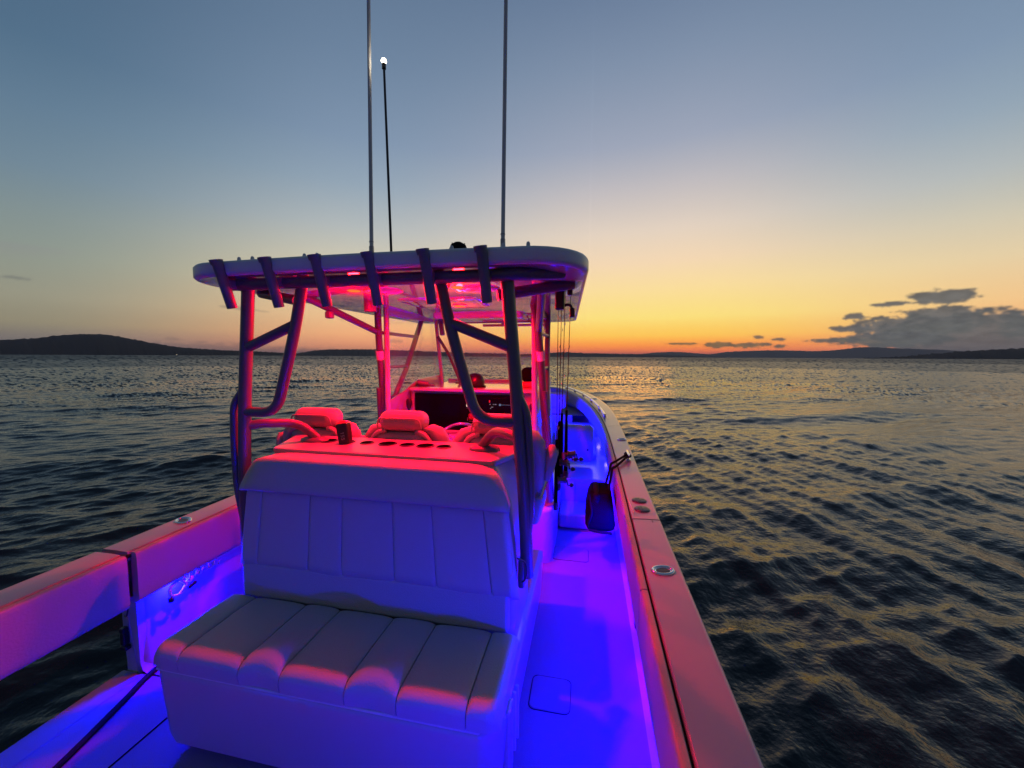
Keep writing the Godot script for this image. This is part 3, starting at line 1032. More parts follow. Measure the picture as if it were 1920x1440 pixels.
# ------------------------------------------------------------------ steering console
func console():
	var rows := []
	for q in [[0.0, .80, -3.17, -5.0], [.44, .80, -3.17, -4.95], [.475, .79, -3.18, -4.94], [.48, .76, -3.21, -4.9]]:
		rows.append(rrect(q[1], (q[2] - q[3]) / 2, .09, q[0], 5, Vector3(CX, 0, (q[2] + q[3]) / 2)))
	part(boat, "console_base", grid(rows, true, true, true), M.gel)
	rows = []
	for q in [[.48, .655, -3.34, -4.85], [.98, .65, -3.36, -4.8], [1.05, .65, -3.40, -4.78], [1.09, .648, -3.445, -4.76], [1.40, .64, -3.455, -4.62], [1.445, .635, -3.46, -4.58], [1.462, .622, -3.475, -4.55]]:
		rows.append(rrect(q[1], (q[2] - q[3]) / 2, .05, q[0], 5, Vector3(CX, 0, (q[2] + q[3]) / 2)))
	part(boat, "console_body", grid(rows, true, false, true), M.gel)
	var top := [rrect(.622, .5375, .05, 1.462, 5, Vector3(CX, 0, -4.0125)), rrect(.60, .51, .045, 1.474, 5, Vector3(CX, 0, -4.02)), rrect(.585, .49, .04, 1.476, 5, Vector3(CX, 0, -4.025))]
	part(boat, "dash_top", grid(top, true, true, true), M.dash)
	part(boat, "dash_hood", merge([[rbox(Vector3(1.20, .03, .12), .012), at(CX, 1.462, -3.44)]]), M.gel)
	# black instrument panel
	var pz := -3.432
	var panel := part(boat, "instrument_panel", rbox(Vector3(1.07, .352, .03), .008), M.glassblack, Vector3(-.068, 1.247, pz - .012))
	part(panel, "display", rbox(Vector3(.44, .28, .012), .004), M.screen, Vector3(-.29, .015, .013))
	part(panel, "display", rbox(Vector3(.40, .26, .012), .004), M.screen, Vector3(.32, .02, .013))
	part(panel, "lit_screen", rbox(Vector3(.066, .078, .008), .002), glow(Color(1.0, .96, .8), 1.0), Vector3(.022, .098, .016))
	parts(panel, "screen_bar", ([[rbox(Vector3(.006, .045, .003), .001), at(.012, .10, .021)], [rbox(Vector3(.005, .06, .003), .001), at(.024, .098, .021, 0, 0, 12)]]), M.black)
	part(panel, "keypad", merge([[rbox(Vector3(.085, .055, .008), .004), at(.055, -.035, .016)]]), M.redpod)
	var keys := []
	for i in 4:
		for j in 3:
			keys.append([rbox(Vector3(.014, .011, .004), .002), at(.025 + i * .02, -.052 + j * .017, .022)])
	parts(panel, "key", keys, M.black)
	part(panel, "control_knob", lathe([Vector2(.024, 0), Vector2(.022, .012), Vector2(.012, .016), Vector2(.001, .016)], 18), M.steel, Vector3(.135, -.03, .014), Vector3(90, 0, 0))
	var lines := []
	for q in [[.055, -.078, .08, .005], [.0, -.06, .008, .03], [.16, -.075, .04, .004], [.02, .045, .06, .003], [.02, -.115, .12, .003]]:
		lines.append([rbox(Vector3(q[2], q[3], .003), .001), at(q[0], q[1], .016)])
	parts(panel, "panel_trim", lines, M.steel)
	var marks := []
	for q in [[.22, .088, .012], [.252, .088, .008], [.272, .088, .018], [.24, .062, .02], [.225, .05, .008]]:
		marks.append([rbox(Vector3(q[2], .007, .002), .0005), at(q[0], q[1], .02)])
	parts(panel, "screen_mark", marks, glow(Color(.75, .75, .8), .35))
	part(panel, "red_screen_mark", rbox(Vector3(.01, .022, .002), .0005), glow(Color(1, .1, .15), .8), Vector3(.215, .115, .02))
	parts(panel, "blue_screen_mark", ([[rbox(Vector3(.018, .018, .002), .0005), at(.315, .085, .02)], [rbox(Vector3(.15, .002, .002), .0005), at(.40, .085, .02)]]), glow(Color(.5, .75, .95), .35))
	part(panel, "switch", rbox(Vector3(.045, .045, .012), .005), M.redpod, Vector3(.055, -.155, .014))
	# microphones on their clips
	for q in [[-.655, 1.31], [.555, 1.30]]:
		var mic := part(boat, "microphone", lathe([Vector2(.001, .06), Vector2(.022, .055), Vector2(.032, .03), Vector2(.03, 0), Vector2(.016, -.035), Vector2(.007, -.06), Vector2(.001, -.062)], 14, 1.0, .6), M.black, Vector3(q[0], q[1], -3.41))
		part(mic, "cord", tube(smooth([Vector3(0, -.06, 0), Vector3(.012, -.2, .01), Vector3(.016, -.4, .01), Vector3(0, -.6, 0)]), .006, 6), M.rubber)
	# steering wheel
	var whl := part(boat, "steering_wheel", torus(.2, .2, .0135, 40, 10), M.chrome, Vector3(-.075, 1.03, -3.17), Vector3(42, 0, 0))
	var sp := []
	for k in 3:
		var a := deg_to_rad(90 + 120 * k)
		sp.append([tube([Vector3(0, -.03, 0), Vector3(cos(a) * .2, 0, sin(a) * .2)], .01, 8), Transform3D()])
	part(whl, "spoke", merge(sp), M.steel)
	part(whl, "hub", lathe([Vector2(.001, .01), Vector2(.035, .005), Vector2(.04, -.02), Vector2(.03, -.2)], 16), M.black, Vector3(0, -.02, 0))
	part(whl, "wheel_knob", lathe([Vector2(.001, .05), Vector2(.018, .045), Vector2(.022, .03), Vector2(.012, .012), Vector2(.01, 0)], 14), M.black, Vector3(-.12, .0, .16))
	var th := part(boat, "throttle", rbox(Vector3(.1, .05, .14), .02), M.black, Vector3(.36, 1.05, -3.34))
	part(th, "throttle_lever", tube([Vector3(-.03, 0, .01), Vector3(-.03, .15, .04)], .012, 8), M.steel)
	part(th, "throttle_grip", rbox(Vector3(.06, .035, .04), .015), M.black, Vector3(-.03, .16, .04))
	part(boat, "helm_box", rbox(Vector3(1.06, .07, .12), .02), M.gel, Vector3(CX, 1.03, -3.36))
	# compass dome, small vent and a bundle on the dash top
	var comp := part(boat, "compass", lathe([Vector2(.085, 0), Vector2(.092, .025), Vector2(.094, .06), Vector2(.082, .10), Vector2(.052, .132), Vector2(.001, .143)], 22), M.black, Vector3(-.06, 1.474, -3.66), Vector3(0, 0, 0))
	part(comp, "compass_hood", lathe([Vector2(.106, -.002), Vector2(.104, .015), Vector2(.07, .022)], 22), M.rubber)
	part(boat, "dash_vent", merge([[rbox(Vector3(.13, .045, .12), .022, 4), at(0, 0, 0, -20, 25, -12)], [rbox(Vector3(.06, .02, .05), .008), at(.09, -.012, -.02)]]), M.holder, Vector3(-.60, 1.498, -3.62))
	part(boat, "dash_handle", tube(fillet([Vector3(.26, 1.478, -4.2), Vector3(.30, 1.50, -4.2), Vector3(.42, 1.50, -4.12), Vector3(.46, 1.478, -4.12)], .03), .01, 8), M.steel)

func windshield():
	var fr: Material = M.whitetube
	var xl := CX - .655
	var xr := CX + .655
	for x in [xl, xr]:
		var s: float = signf(x - CX)
		part(boat, "windshield_post", tube([Vector3(x, 1.13, -3.08), Vector3(x - s * .01, 2.185, -3.06)], .024, 10), fr)
		part(boat, "corner_post", tube([Vector3(x - s * .03, 1.46, -4.3), Vector3(x - s * .03, 2.185, -4.12)], .022, 10), fr)
		# low side panel that steps up to the dash, and the sill before it
		var rows := []
		for q in [[-3.07, 1.15, 1.37], [-3.4, 1.24, 1.45], [-3.62, 1.30, 1.52], [-3.70, 1.46, 1.54], [-4.3, 1.46, 1.56]]:
			rows.append(PackedVector3Array([Vector3(x - s * .014, q[1], q[0]), Vector3(x - s * .014, q[2], q[0]), Vector3(x + s * .014, q[2], q[0]), Vector3(x + s * .014, q[1], q[0])]))
		part(boat, "side_panel", grid(rows, true, true, s > 0), M.gel)
		var up := []
		for q in [[-3.05, 2.13], [-3.6, 2.145], [-4.1, 2.165]]:
			up.append(PackedVector3Array([Vector3(x - s * .012, q[1], q[0]), Vector3(x - s * .012, 2.20, q[0]), Vector3(x + s * .012, 2.20, q[0]), Vector3(x + s * .012, q[1], q[0])]))
		part(boat, "upper_rail", grid(up, true, true, s > 0), M.gel)
		part(boat, "side_pane", grid([PackedVector3Array([Vector3(x, 1.36, -3.10), Vector3(x, 2.14, -3.09)]), PackedVector3Array([Vector3(x, 1.55, -3.70), Vector3(x, 2.15, -3.62)]), PackedVector3Array([Vector3(x, 1.56, -4.28), Vector3(x, 2.17, -4.11)])]), M.pane)
	part(boat, "front_pane", grid([PackedVector3Array([Vector3(xl + .05, 1.50, -4.50), Vector3(xl + .05, 2.18, -4.20)]), PackedVector3Array([Vector3(CX, 1.50, -4.53), Vector3(CX, 2.18, -4.23)]), PackedVector3Array([Vector3(xr - .05, 1.50, -4.50), Vector3(xr - .05, 2.18, -4.20)])]), M.pane)
	part(boat, "front_sill", rbox(Vector3(1.24, .035, .06), .012), M.gel, Vector3(CX, 1.488, -4.5))
	part(boat, "front_fascia", rbox(Vector3(1.30, .05, .05), .012), M.gel, Vector3(CX, 2.18, -4.22))
	var ovr := part(boat, "overhead_rail", tube([Vector3(-.1, 2.12, -4.1), Vector3(.62, 2.12, -4.1)], .014, 8), fr)
	parts(ovr, "rail_hanger", [[tube([Vector3(.12, 2.12, -4.1), Vector3(.12, 2.2, -4.1)], .018, 8)], [tube([Vector3(.45, 2.12, -4.1), Vector3(.45, 2.2, -4.1)], .022, 8)]], fr)
	part(ovr, "rail_clamp", rbox(Vector3(.08, .05, .04), .01), fr, Vector3(.22, 2.155, -4.1))
	var ws := part(boat, "windshield_strut", tube([Vector3(-.60, 2.0, -4.02), Vector3(-.50, 1.80, -4.1), Vector3(-.39, 1.485, -4.17)], .017, 8), M.tube)
	part(ws, "strut_foot", rbox(Vector3(.1, .012, .06), .004), M.tube, Vector3(-.39, 1.482, -4.17))
	part(boat, "wiper_motor", rbox(Vector3(.05, .16, .05), .015), M.holder, Vector3(CX - .53, 2.09, -4.05), Vector3(0, 0, 8))

# ------------------------------------------------------------------ hardtop
func roof_outline(inset: float, y: float, bow := 0.0) -> PackedVector3Array:
	var o := PackedVector3Array()
	var c := -.045
	var zr := -1.625 - inset
	var zf := -4.46 + inset
	var r := .27
	var corners := [[1.075, zr, 0], [.955, zf, 1], [-.955, zf, 2], [-1.075, zr, 3]]
	for q in corners.size():
		var k: Array = corners[q]
		var sx: float = signf(k[0])
		var sz := 1.0 if k[1] > -3.0 else -1.0
		var rr := (r if sz > 0 else .2) - inset * .5
		var cx: float = c + k[0] - sx * (rr + inset)
		var cz: float = k[1] - sz * rr
		for i in 9:
			var f := i / 8.0 * PI / 2
			var a: float
			match q:
				0: a = PI / 2 - f
				1: a = -f
				2: a = -PI / 2 - f
				_: a = PI - f
			o.append(Vector3(cx + cos(a) * rr, y, cz + sin(a) * rr))
		# a few points on the long edges so that they can bow
		var nx: Array = corners[(q + 1) % 4]
		if q == 3 or q == 1:
			var a0: Vector3 = o[-1]
			var ins := 6
			var x1 := -a0.x + 2 * c
			for i in range(1, ins):
				var t := float(i) / ins
				var xx := lerpf(a0.x, x1, t)
				o.append(Vector3(xx, y, a0.z + (.02 if q == 3 else -.05) * sin(t * PI)))
	return o

func hardtop():
	var rows := []
	for q in [[.022, 2.1765], [.008, 2.181], [.0, 2.192], [.0, 2.235], [.008, 2.248], [.03, 2.255], [.2, 2.275], [.5, 2.29]]:
		rows.append(roof_outline(q[0], q[1]))
	var shell := part(boat, "hardtop", grid(rows, true, false, false), M.roof)
	part(shell, "crown", grid([roof_outline(.5, 2.29), roof_outline(.9, 2.296)], true, true, false), M.roof)
	# polished underside with a shallow tray
	part(shell, "underside", grid([roof_outline(.9, 2.2), roof_outline(.3, 2.2), roof_outline(.22, 2.197), roof_outline(.18, 2.184), roof_outline(.13, 2.18), roof_outline(.021, 2.178)], true, true, false), M.under)
	part(shell, "overhead_hatch", grid([rrect(.3, .26, .08, 2.185, 6, Vector3(-.02, 0, -2.75)), rrect(.29, .25, .08, 2.172, 6, Vector3(-.02, 0, -2.75)), rrect(.2, .17, .06, 2.168, 6, Vector3(-.02, 0, -2.75))], true, true, false), M.under)
	part(shell, "radio_box", grid([rrect(.46, .22, .06, 2.2, 6, Vector3(-.02, 0, -3.75)), rrect(.45, .21, .06, 2.15, 6, Vector3(-.02, 0, -3.75)), rrect(.42, .19, .06, 2.145, 6, Vector3(-.02, 0, -3.75))], true, true, false), M.dash)
	# glossy oval speaker pods beside the lamps
	for x in [-.21, .40]:
		part(shell, "speaker_pod", lathe([Vector2(.13, 0), Vector2(.125, -.018), Vector2(.10, -.03), Vector2(.06, -.034), Vector2(.001, -.035)], 26, 1.0, .62), M.dash, Vector3(x, 2.192, -2.2))
	# bolts and low fittings along the after edge
	for x in [-.72, -.64, -.34, -.27, .42, .66, .77]:
		part(shell, "roof_bolt", lathe([Vector2(.009, 0), Vector2(.009, .02), Vector2(.006, .028), Vector2(.001, .03)], 10), M.roof, Vector3(x, 2.25, -1.68))
	# dark ribbed horn dome further forward
	var dm := part(shell, "roof_dome", lathe([Vector2(.05, 0), Vector2(.055, .05), Vector2(.062, .09), Vector2(.06, .13), Vector2(.045, .165), Vector2(.02, .18), Vector2(.001, .182)], 20), M.rubber, Vector3(.255, 2.285, -2.25))
	var tuft := []
	for k in 26:
		var a := TAU * k / 26.0 + .3
		var ph := .75 + .6 * absf(sin(k * 2.4))
		var d := Vector3(cos(a) * cos(ph), sin(ph), sin(a) * cos(ph))
		tuft.append([tube([Vector3(0, .115, 0) + d * .05, Vector3(0, .115, 0) + d * (.066 + .006 * sin(k * 5.1))], .005, 5, .003), Transform3D()])
	part(dm, "dome_fins", merge(tuft), M.rubber)

func frame():
	var t: Material = M.tube
	var z := -1.74
	for s in [-1.0, 1.0]:
		var f := func(x: float, y: float, zz: float) -> Vector3: return Vector3(CX + s * x, y, zz)
		var post := part(boat, "rear_post", tube(smooth([f.call(.695, 2.185, z), f.call(.72, 1.9, z), f.call(.745, 1.62, z), f.call(.762, 1.38, z), f.call(.785, 1.1, z - .01), f.call(.80, .72, z - .02)]), .031, 14), t)
		parts(post, "post_base", [[lathe([Vector2(.055, 0), Vector2(.055, .012), Vector2(.04, .02), Vector2(.03, .022)], 16), at(CX + s * .695, 2.186, z, 180)], [rbox(Vector3(.03, .14, .07), .01), at(CX + s * .775, .74, z - .02)]], t)
		part(boat, "inner_post", tube(fillet([f.call(.365, 2.185, z), f.call(.415, 1.95, z), f.call(.475, 1.74, z), f.call(.555, 1.475, z), f.call(.75, 1.475, z)], .2, 9), .027, 14), t)
		part(boat, "frame_brace", tube([f.call(.435, 1.935, z), f.call(.735, 1.815, z)], .026, 14), t)
		# bow-shaped arm down to the counter
		var arm := part(boat, "grab_arm", tube(fillet([f.call(.76, 1.395, z), f.call(.70, 1.405, z - .05), f.call(.585, 1.385, z - .2), f.call(.50, 1.275, z - .25)], .14, 7), .025, 14), t)
		part(arm, "arm_base", lathe([Vector2(.07, 0), Vector2(.068, .012), Vector2(.05, .022), Vector2(.03, .026)], 22, 1.25, .8), M.tube, f.call(.525, 1.272, z - .245))
		# hand rail outside the post
		var hr := .022 if s > 0 else 0.0
		part(boat, "hand_rail", tube(fillet([f.call(.755, 1.60, z), f.call(.82 - hr, 1.52, z + .005), f.call(.835 - hr, 1.30, z), f.call(.84 - hr, 1.05, z - .01), f.call(.805 - hr * .5, .86, z - .01)], .08, 6), .0185, 12), t)
		# forward legs with rungs between
		var a0: Vector3 = f.call(.655, 2.185, -2.94)
		var a1: Vector3 = f.call(.70, 1.79, -3.04)
		var a2: Vector3 = f.call(.762, .485, -3.29)
		var leg := part(boat, "forward_leg", tube(smooth([a0, a1, a2], 8), .029, 14), t)
		part(leg, "leg_foot", lathe([Vector2(.06, 0), Vector2(.06, .01), Vector2(.045, .02), Vector2(.03, .024)], 16), t, a2 + Vector3(0, -.004, 0))
		part(leg, "tape_wrap", tube([a1 + Vector3(0, .035, .008), a1 + Vector3(s * .003, -.04, -.012)], .033, 14), M.tape)
		part(boat, "leg_rod_holder", tube([f.call(.735, 1.50, -3.07), f.call(.78, .9, -3.18)], .022, 12), t)
		var c0: Vector3 = f.call(.675, 2.185, -3.86)
		var c1: Vector3 = f.call(.70, 1.70, -3.56)
		var c2: Vector3 = f.call(.735, 1.25, -3.30)
		var c3: Vector3 = f.call(.77, .485, -3.42)
		part(boat, "front_leg", tube(smooth([c0, c1, c2, c3], 8), .026, 14), t)
		for y in [1.98, 1.68, 1.40]:
			var ta: float = (2.185 - y) / .395
			var pa: Vector3 = a0.lerp(a1, ta) if ta < 1.0 else a1.lerp(a2, (1.79 - y) / 1.305)
			var pc: Vector3 = c0.lerp(c1, (2.185 - y) / .485) if y > 1.7 else c1.lerp(c2, (1.7 - y) / .45)
			part(boat, "rung", tube([pa, pc], .016, 10), t)
		# brace from leg to roof on each side
		part(boat, "roof_brace", tube([f.call(.80, 2.18, -2.25), f.call(.69, 1.98, -3.0)], .026, 12), t)
		part(boat, "outrigger_tube", tube([f.call(.60, 2.10, -1.97), f.call(.985, 2.175, -2.12)], .03, 14), t)
	# cross bar under the after edge, bent up to the roof at both ends
	var xb := fillet([Vector3(-.93, 2.185, -1.9), Vector3(-.86, 2.145, -1.71), Vector3(-.6, 2.145, -1.70), Vector3(.6, 2.145, -1.70), Vector3(.74, 2.15, -1.71), Vector3(.90, 2.185, -1.9)], .12, 7)
	part(boat, "cross_bar", tube(xb, .029, 14), t)
	for x in [-.765, -.487, -.217, .054, .321, .583]:
		var lean := -.06 if x < -.7 else (-.01 if x < -.4 else 0.0)
		var h := part(boat, "rod_holder", merge([[tube([Vector3(-.006, .225, .035), Vector3(0, .2, .03), Vector3(.006, .0, -.03)], .0265, 14, .0235), Transform3D()], [tube([Vector3(-.007, .228, .036), Vector3(-.005, .205, .031)], .03, 14, .027), Transform3D()]]), M.holder, Vector3(x, 2.02, -1.635))
		part(h, "holder_clamp", rbox(Vector3(.04, .05, .05), .01), M.holder, Vector3(0, .12, -.035))
	# fittings under the roof on each side
	part(boat, "speaker_bracket", tube([Vector3(-.52, 2.2, -2.55), Vector3(-.52, 2.10, -2.55)], .045, 16), M.holder)
	part(boat, "roof_clip", rbox(Vector3(.05, .05, .05), .012), M.holder, Vector3(-.78, 2.07, -2.45))
	var rk := part(boat, "rod_rack_clip", rbox(Vector3(.055, .14, .05), .012), M.black, Vector3(.87, 2.12, -2.25))
	part(rk, "clip_jaw", rbox(Vector3(.03, .05, .03), .008), M.black, Vector3(.06, .03, .05))
	part(rk, "clip_arm", tube(smooth([Vector3(.01, -.055, -.05), Vector3(.03, -.035, -.05), Vector3(.06, -.04, -.05), Vector3(.07, -.08, -.05)]), .009, 8), M.black)
	part(rk, "clip_roller", rbox(Vector3(.03, .055, .03), .008), M.black, Vector3(.07, -.08, -.05))

# ------------------------------------------------------------------ lamps
func omni(parent: Node, c: Color, e: float, p: Vector3, size: float):
	var l := OmniLight3D.new()
	l.name = "lamp_light"
	l.light_color = c
	l.light_energy = e
	l.light_size = size
	l.omni_range = 12.0
	l.omni_attenuation = 2.0
	l.shadow_enabled = true
	l.position = p
	parent.add_child(l, true)

func downlight(parent: Node, c: Color, e: float, p: Vector3, size: float):
	var l := AreaLight3D.new()
	l.name = "lamp_light"
	l.light_color = c
	l.light_energy = e
	l.area_size = Vector2(size, size)
	l.area_normalize_energy = true
	l.shadow_enabled = true
	l.position = p
	l.rotation_degrees = Vector3(-90, 0, 0)
	parent.add_child(l, true)

func lights():
	var lens := lathe([Vector2(.044, 0), Vector2(.042, -.007), Vector2(.032, -.012), Vector2(.015, -.0145), Vector2(.001, -.015)], 20)
	var bezel := lathe([Vector2(.056, 0), Vector2(.056, -.004), Vector2(.049, -.008), Vector2(.042, -.004)], 22)
	for p in [Vector3(-.385, 2.186, -2.15), Vector3(.29, 2.186, -2.15), Vector3(.075, 2.168, -2.80)]:
		var b := part(boat, "red_ceiling_lamp", bezel, M.under, p)
		part(b, "lamp_lens", lens, M.red)
		downlight(b, Color(1.0, .02, .15), RED, Vector3(0, -.02, 0), .045)
		omni(b, Color(1.0, .03, .06), .22, Vector3(0, -.11, 0), .03)
	var bl := rbox(Vector3(.07, .012, .03), .005)
	for side in [-1.0, 1.0]:
		for q in BLUES:
			if side < 0 and q > -1.4 and q < .2:
				continue
			var p := rail(u_at(q, .75), .75, -.288, side)
			var b2 := part(boat, "blue_courtesy_lamp", bl, M.blue, p)
			omni(b2, Color(.012, .008, 1.0), BLUE * (.16 if q > 0 else 1.0), Vector3(0, -.025, 0), .03)
	for p in [Vector3(.2, .52, -7.85), Vector3(-.5, .52, -7.85)]:
		var b3 := part(boat, "blue_courtesy_lamp", bl, M.blue, p)
		omni(b3, Color(.012, .008, 1.0), BLUE * .5, Vector3(0, -.02, .05), .03)

const RED := 3.5
const BLUE := 2.7
const BLUES := [.5, -.35, -1.75, -2.9, -4.0, -5.2, -6.4, -7.4]

# ------------------------------------------------------------------ things on board
func chairs():
	var names3 := ["red-lit white helm chair at the port end of the row", "middle white helm chair of the row, behind the drink holders", "helm chair before the steering wheel, partly behind the bent frame tube"]
	var proto: Node3D
	for k in 3:
		var o: Node3D
		if k == 0:
			o = thing("helm_chair", names3[0], "chair", Vector3.ZERO, "helm chairs in a row behind the counter")
			proto = o
			part(o, "seat", rbox(Vector3(.5, .12, .46), .05, 4), M.chairvinyl, Vector3(0, .80, -.27))
			part(o, "backrest", rbox(Vector3(.36, .48, .14), .055, 4), M.chairvinyl, Vector3(0, 1.07, .012), Vector3(-4, 0, 0))
			for s in [-1, 1]:
				var wing := []
				for q in [[.13, 1.335, .052], [.19, 1.315, .055], [.228, 1.26, .055], [.245, 1.15, .05], [.245, 1.0, .048], [.24, .88, .04]]:
					wing.append(ring(Vector3(s * q[0], q[1], -.03), Vector3(s, .35, 0).normalized(), Vector3(0, 0, 1), q[2], 14))
				part(o, "side_bolster", grid(wing, true, true, s > 0), M.chairvinyl)
				var pip := smooth([Vector3(s * .10, 1.318, .045), Vector3(s * .155, 1.30, .052), Vector3(s * .195, 1.24, .05), Vector3(s * .205, 1.1, .05)], 6)
				part(o, "side_piping", tube(pip, .016, 10), M.chairvinyl)
			part(o, "headrest", rbox(Vector3(.30, .125, .16), .058, 6), M.chairvinyl, Vector3(0, 1.375, -.005), Vector3(-6, 0, 0))
			part(o, "headrest_piping", tube(fillet([Vector3(-.143, 1.34, .07), Vector3(-.135, 1.40, .078), Vector3(.135, 1.40, .078), Vector3(.143, 1.34, .07)], .04, 6), .005, 6), M.chairvinyl)
			part(o, "pedestal", merge([[tube([Vector3(0, .38, -.25), Vector3(0, .76, -.25)], .06, 16), Transform3D()], [rbox(Vector3(.4, .03, .34), .01), at(0, .745, -.26)]]), M.tube)
			for s in [-1, 1]:
				var arm := part(o, "armrest", lathe([Vector2(.001, .14), Vector2(.03, .133), Vector2(.045, .10), Vector2(.045, .05), Vector2(.036, -.02), Vector2(.024, -.07), Vector2(.001, -.085)], 16, .85, 1.0), M.chairvinyl, Vector3(s * .305, 1.12, -.03), Vector3(-12, 0, -s * 10))
				part(arm, "hinge", tube([Vector3(0, -.06, 0), Vector3(-s * .015, -.22, .02)], .012, 8), M.chrome)
				part(arm, "arm_bracket", rbox(Vector3(.05, .16, .07), .02), M.chairvinyl, Vector3(-s * .02, -.25, .02))
		else:
			o = proto.duplicate()
			o.name = numbered("helm_chair")
			add_child(o)
			o.set_meta("label", names3[k])
		o.position = Vector3([-.70, -.09, .515][k], 0, -2.20)

func antennas():
	var labs := ["tall white whip antenna on the hardtop, the port one beside the mast light", "tall white whip antenna on the hardtop, the starboard one"]
	for k in 2:
		var x: float = [-.47, .475][k]
		var o := thing("whip_antenna", labs[k], "antenna", Vector3(x, 2.287, -2.5), "whip antennas on the hardtop")
		part(o, "mast", tube([Vector3(0, .25, 0), Vector3([.03, .03][k] , 3.2, 0)], .0135, 10, .011), M.fibre)
		part(o, "ferrule", merge([[tube([Vector3(0, .14, 0), Vector3(0, .205, 0)], .02, 12), Transform3D()], [tube([Vector3(0, .2, 0), Vector3(0, .26, 0)], .017, 12), Transform3D()], [tube([Vector3(0, .288, 0), Vector3(0, .294, 0)], .0165, 12), Transform3D()]]), M.steel)
		part(o, "ratchet_mount", merge([[rbox(Vector3(.07, .02, .09), .006), at(0, .01, 0)], [tube([Vector3(0, .01, 0), Vector3(0, .15, 0)], .016, 12), Transform3D()], [tube([Vector3(-.035, .05, 0), Vector3(.035, .05, 0)], .022, 12), Transform3D()]]), M.steel)
	var p := thing("mast_light", "black slender pole topped by a bright white light, between the whip antennas", "lamp", Vector3(-.315, 2.287, -2.5))
	var tip := Vector3(-.035, 1.455, 0)
	part(p, "pole", tube([Vector3(0, .0, 0), tip], .0095, 8, .008), M.black)
	part(p, "foot", lathe([Vector2(.03, 0), Vector2(.03, .02), Vector2(.014, .05), Vector2(.01, .06)], 14), M.black)
	var lampn := part(p, "lamp_globe", lathe([Vector2(.001, -.018), Vector2(.013, -.013), Vector2(.018, 0), Vector2(.013, .013), Vector2(.001, .018)], 16), M.white, tip + Vector3(0, .018, 0))
	part(p, "lamp_collar", tube([tip - Vector3(0, .03, 0), tip + Vector3(0, .003, 0)], .014, 10), M.black)
	omni(lampn, Color(1, .93, .8), .015, Vector3.ZERO, .02)

func rods():
	var labs := ["aftermost fishing rod in the starboard rack, reel lowest", "second fishing rod in the starboard rack", "third fishing rod in the starboard rack, upright against the roof clip", "outermost fishing rod of the starboard rack, set apart from the other three"]
	for k in 4:
		var x: float = [.862, .872, .884, .912][k]
		var z: float = [-2.24, -2.30, -2.36, -2.36][k]
		var o := thing("fishing_rod", labs[k], "fishing rod", Vector3(x, .93 + [-.02, .08, .12, .14][k], z), "fishing rods in the starboard rack")
		part(o, "blank", tube([Vector3(0, .35, 0), Vector3(.005 * k, 1.25 - .06 * k, 0)], .0034, 7, .0016), M.black)
		part(o, "grip", tube([Vector3(0, -.02, 0), Vector3(0, .38, 0)], .0125, 10, .008), M.void)
		part(o, "butt", lathe([Vector2(.001, -.05), Vector2(.014, -.045), Vector2(.016, -.02), Vector2(.014, 0)], 12), M.black)
		var gs := torus(.008, .008, .0015, 12, 5)
		for i in 5:
			part(o, "line_guide", gs, M.steel, Vector3(.012, .45 + i * .16, 0), Vector3(0, 0, 80))
		var reel := part(o, "reel", merge([[tube([Vector3(-.02, 0, 0), Vector3(.02, 0, 0)], .017, 18), Transform3D()], [tube([Vector3(-.024, 0, 0), Vector3(-.017, 0, 0)], .022, 18), Transform3D()], [tube([Vector3(.017, 0, 0), Vector3(.026, 0, 0)], .022, 18), Transform3D()]]), M.reel, Vector3(.032, .14 - .01 * k, .01), Vector3(0, [20, -15, 35, 10][k], 0))
		part(reel, "crank", tube([Vector3(.024, 0, 0), Vector3(.034, 0, 0), Vector3(.038, -.03, .01), Vector3(.058, -.03, .01)], .0045, 6), M.black)
		part(reel, "crank_knob", lathe([Vector2(.001, .012), Vector2(.012, .010), Vector2(.013, .0), Vector2(.007, -.010), Vector2(.001, -.012)], 12), M.black, Vector3(.062, -.03, .01), Vector3(0, 0, 90))

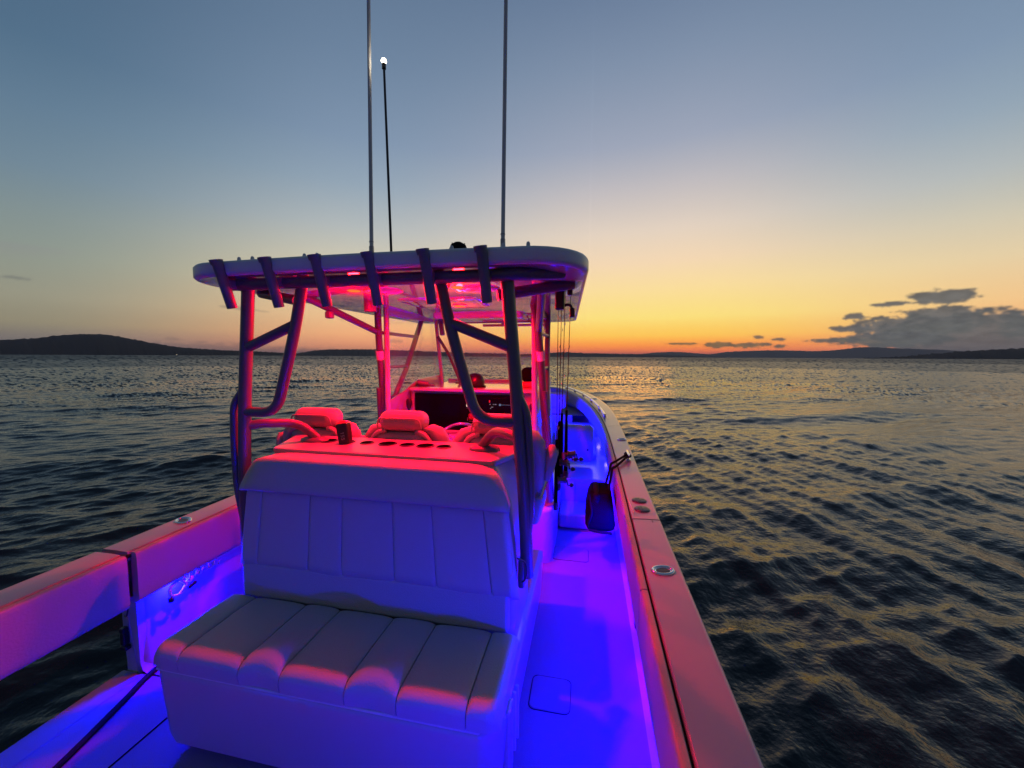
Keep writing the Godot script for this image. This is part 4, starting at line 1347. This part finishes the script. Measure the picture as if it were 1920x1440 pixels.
func loose_things():
	# bag hung from the starboard cleat
	var b := thing("tote_bag", "dark bag hanging by black straps from the starboard cleat, inside the coaming", "bag", Vector3(1.165, .34, -3.3))
	var rows := []
	for q in [[0.0, .09, .14], [.01, .112, .165], [.05, .122, .18], [.16, .115, .185], [.26, .10, .175], [.315, .085, .16], [.32, .075, .15]]:
		var row := rrect(q[1], q[2], .05, q[0], 5)
		for i in row.size():
			row[i] += Vector3(.008 * sin(row[i].z * 23.0 + q[0] * 9.0), .006 * sin(row[i].z * 17.0), 0)
		rows.append(row)
	part(b, "body", grid(rows, true, true, true), M.cloth)
	part(b, "pocket", rbox(Vector3(.05, .2, .25), .022, 4), M.rubber, Vector3(-.03, .24, .05), Vector3(8, 0, 6))
	parts(b, "edge_band", [[tube(smooth([Vector3(-.098, .30, .14), Vector3(-.085, .24, .165), Vector3(-.075, .16, .185), Vector3(-.10, .06, .17), Vector3(-.09, .012, .15)]), .011, 8)], [tube(smooth([Vector3(-.09, .012, .16), Vector3(0, .004, .178), Vector3(.09, -.004, .17)]), .012, 8)]], M.rubber)
	for k in 2:
		var cl := rail(u_at(-3.8, .3), .3, .03, 1.0)
		var lip := rail(u_at(-3.62 + .14 * k, 1.0), 1.0, .012, 1.0)
		var st := fillet([cl + Vector3(0, .012, -.03 + .06 * k), lip + Vector3(.02, .006, 0), lip + Vector3(-.012, -.01, 0), Vector3(1.21 + .02 * k, .66, -3.38 + .12 * k)], .03, 5)
		for i in st.size():
			st[i] -= b.position
		part(b, "strap", tube(st, .011, 8), M.rubber)
	var kn := rail(u_at(-3.8, .3), .3, .03, 1.0) - b.position
	part(b, "strap_knot", merge([[torus(.022, .05, .011, 18, 7), at(kn.x, kn.y + .005, kn.z)], [torus(.02, .042, .01, 18, 7), at(kn.x - .01, kn.y + .022, kn.z, 0, 0, 15)]]), M.rubber)
	# dark tumbler in the second holder
	var tb := thing("tumbler", "dark square-sided tumbler standing in a drink holder left of the middle chair", "tumbler", Vector3(-.336, 1.272, -1.96))
	tb.rotation_degrees = Vector3(-4, 8, 9)
	part(tb, "body", grid([rrect(.027, .024, .008, 0), rrect(.031, .027, .009, .003), rrect(.034, .029, .009, .108), rrect(.03, .026, .009, .118)], true, true, true), M.black)
	part(tb, "lid", grid([rrect(.029, .024, .009, .116), rrect(.026, .02, .009, .128), rrect(.014, .01, .006, .134)], true, true, true), M.redpod)
	var tm := TextMesh.new()
	tm.text = "0155"
	tm.font_size = 32
	tm.pixel_size = .0009
	tm.depth = .0015
	part(tb, "raised_figures", tm, M.steel, Vector3(.002, .055, .0275), Vector3(0, 0, -90))
	# rolled towel-like bundle at the starboard end of the dash
	var bd := thing("stowed_bundle", "dark rounded bundle at the starboard end of the console top", "bundle", Vector3(.47, 1.476, -3.75))
	part(bd, "cover", rbox(Vector3(.17, .15, .16), .068, 6), M.cloth, Vector3(0, .125, 0))
	part(bd, "base", rbox(Vector3(.19, .06, .17), .026, 4), M.redpod, Vector3(0, .03, 0))
	# wash-down hose stowed under the port coaming
	var ho := thing("washdown_hose", "white wash-down hose with coiled end stowed under the port coaming", "hose", Vector3(-1.335, .42, -1.78))
	part(ho, "pipe", tube(smooth([Vector3(.02, .0, -.02), Vector3(.01, .03, -.12), Vector3(0, .04, -.3), Vector3(0, .045, -.9)]), .017, 12), M.fibre)
	var cp := []
	for k in 90:
		var a := k * .42
		cp.append(Vector3(.012 + cos(a) * .03, .035 + sin(a) * .035, .02 - k * .0025))
	part(ho, "coil", tube(cp, .006, 6), M.fibre)
	part(ho, "loop", tube(smooth([Vector3(.03, -.01, .0), Vector3(.03, .035, .035), Vector3(.03, .02, .085), Vector3(.03, -.03, .085), Vector3(.03, -.045, .04), Vector3(.03, -.01, .0)]), .008, 8), M.fibre)
	part(ho, "nozzle", rbox(Vector3(.02, .022, .05), .006), M.black, Vector3(.035, -.03, -.03), Vector3(15, 0, 0))
	part(ho, "end_cap", lathe([Vector2(.001, .015), Vector2(.014, .01), Vector2(.014, -.012), Vector2(.001, -.015)], 12), M.black, Vector3(.035, -.05, .09))
	# black cable across the port side deck
	var ca := thing("deck_cable", "black cable lying across the port side deck by the door opening", "cable", Vector3(-1.2, .012, -1.2))
	part(ca, "sheath", tube(smooth([Vector3(.35, 0, 1.6), Vector3(.13, 0, .5), Vector3(.03, 0, .09), Vector3(-.06, 0, -.2), Vector3(-.12, 0, -.38), Vector3(-.14, 0, -.6), Vector3(-.14, 0, -1.4)], 8), .0135, 10), M.rubber)
	part(ca, "plug", lathe([Vector2(.001, .03), Vector2(.02, .028), Vector2(.02, -.03), Vector2(.001, -.032)], 12), M.black, Vector3(.35, .01, 1.62), Vector3(90, 0, 0))
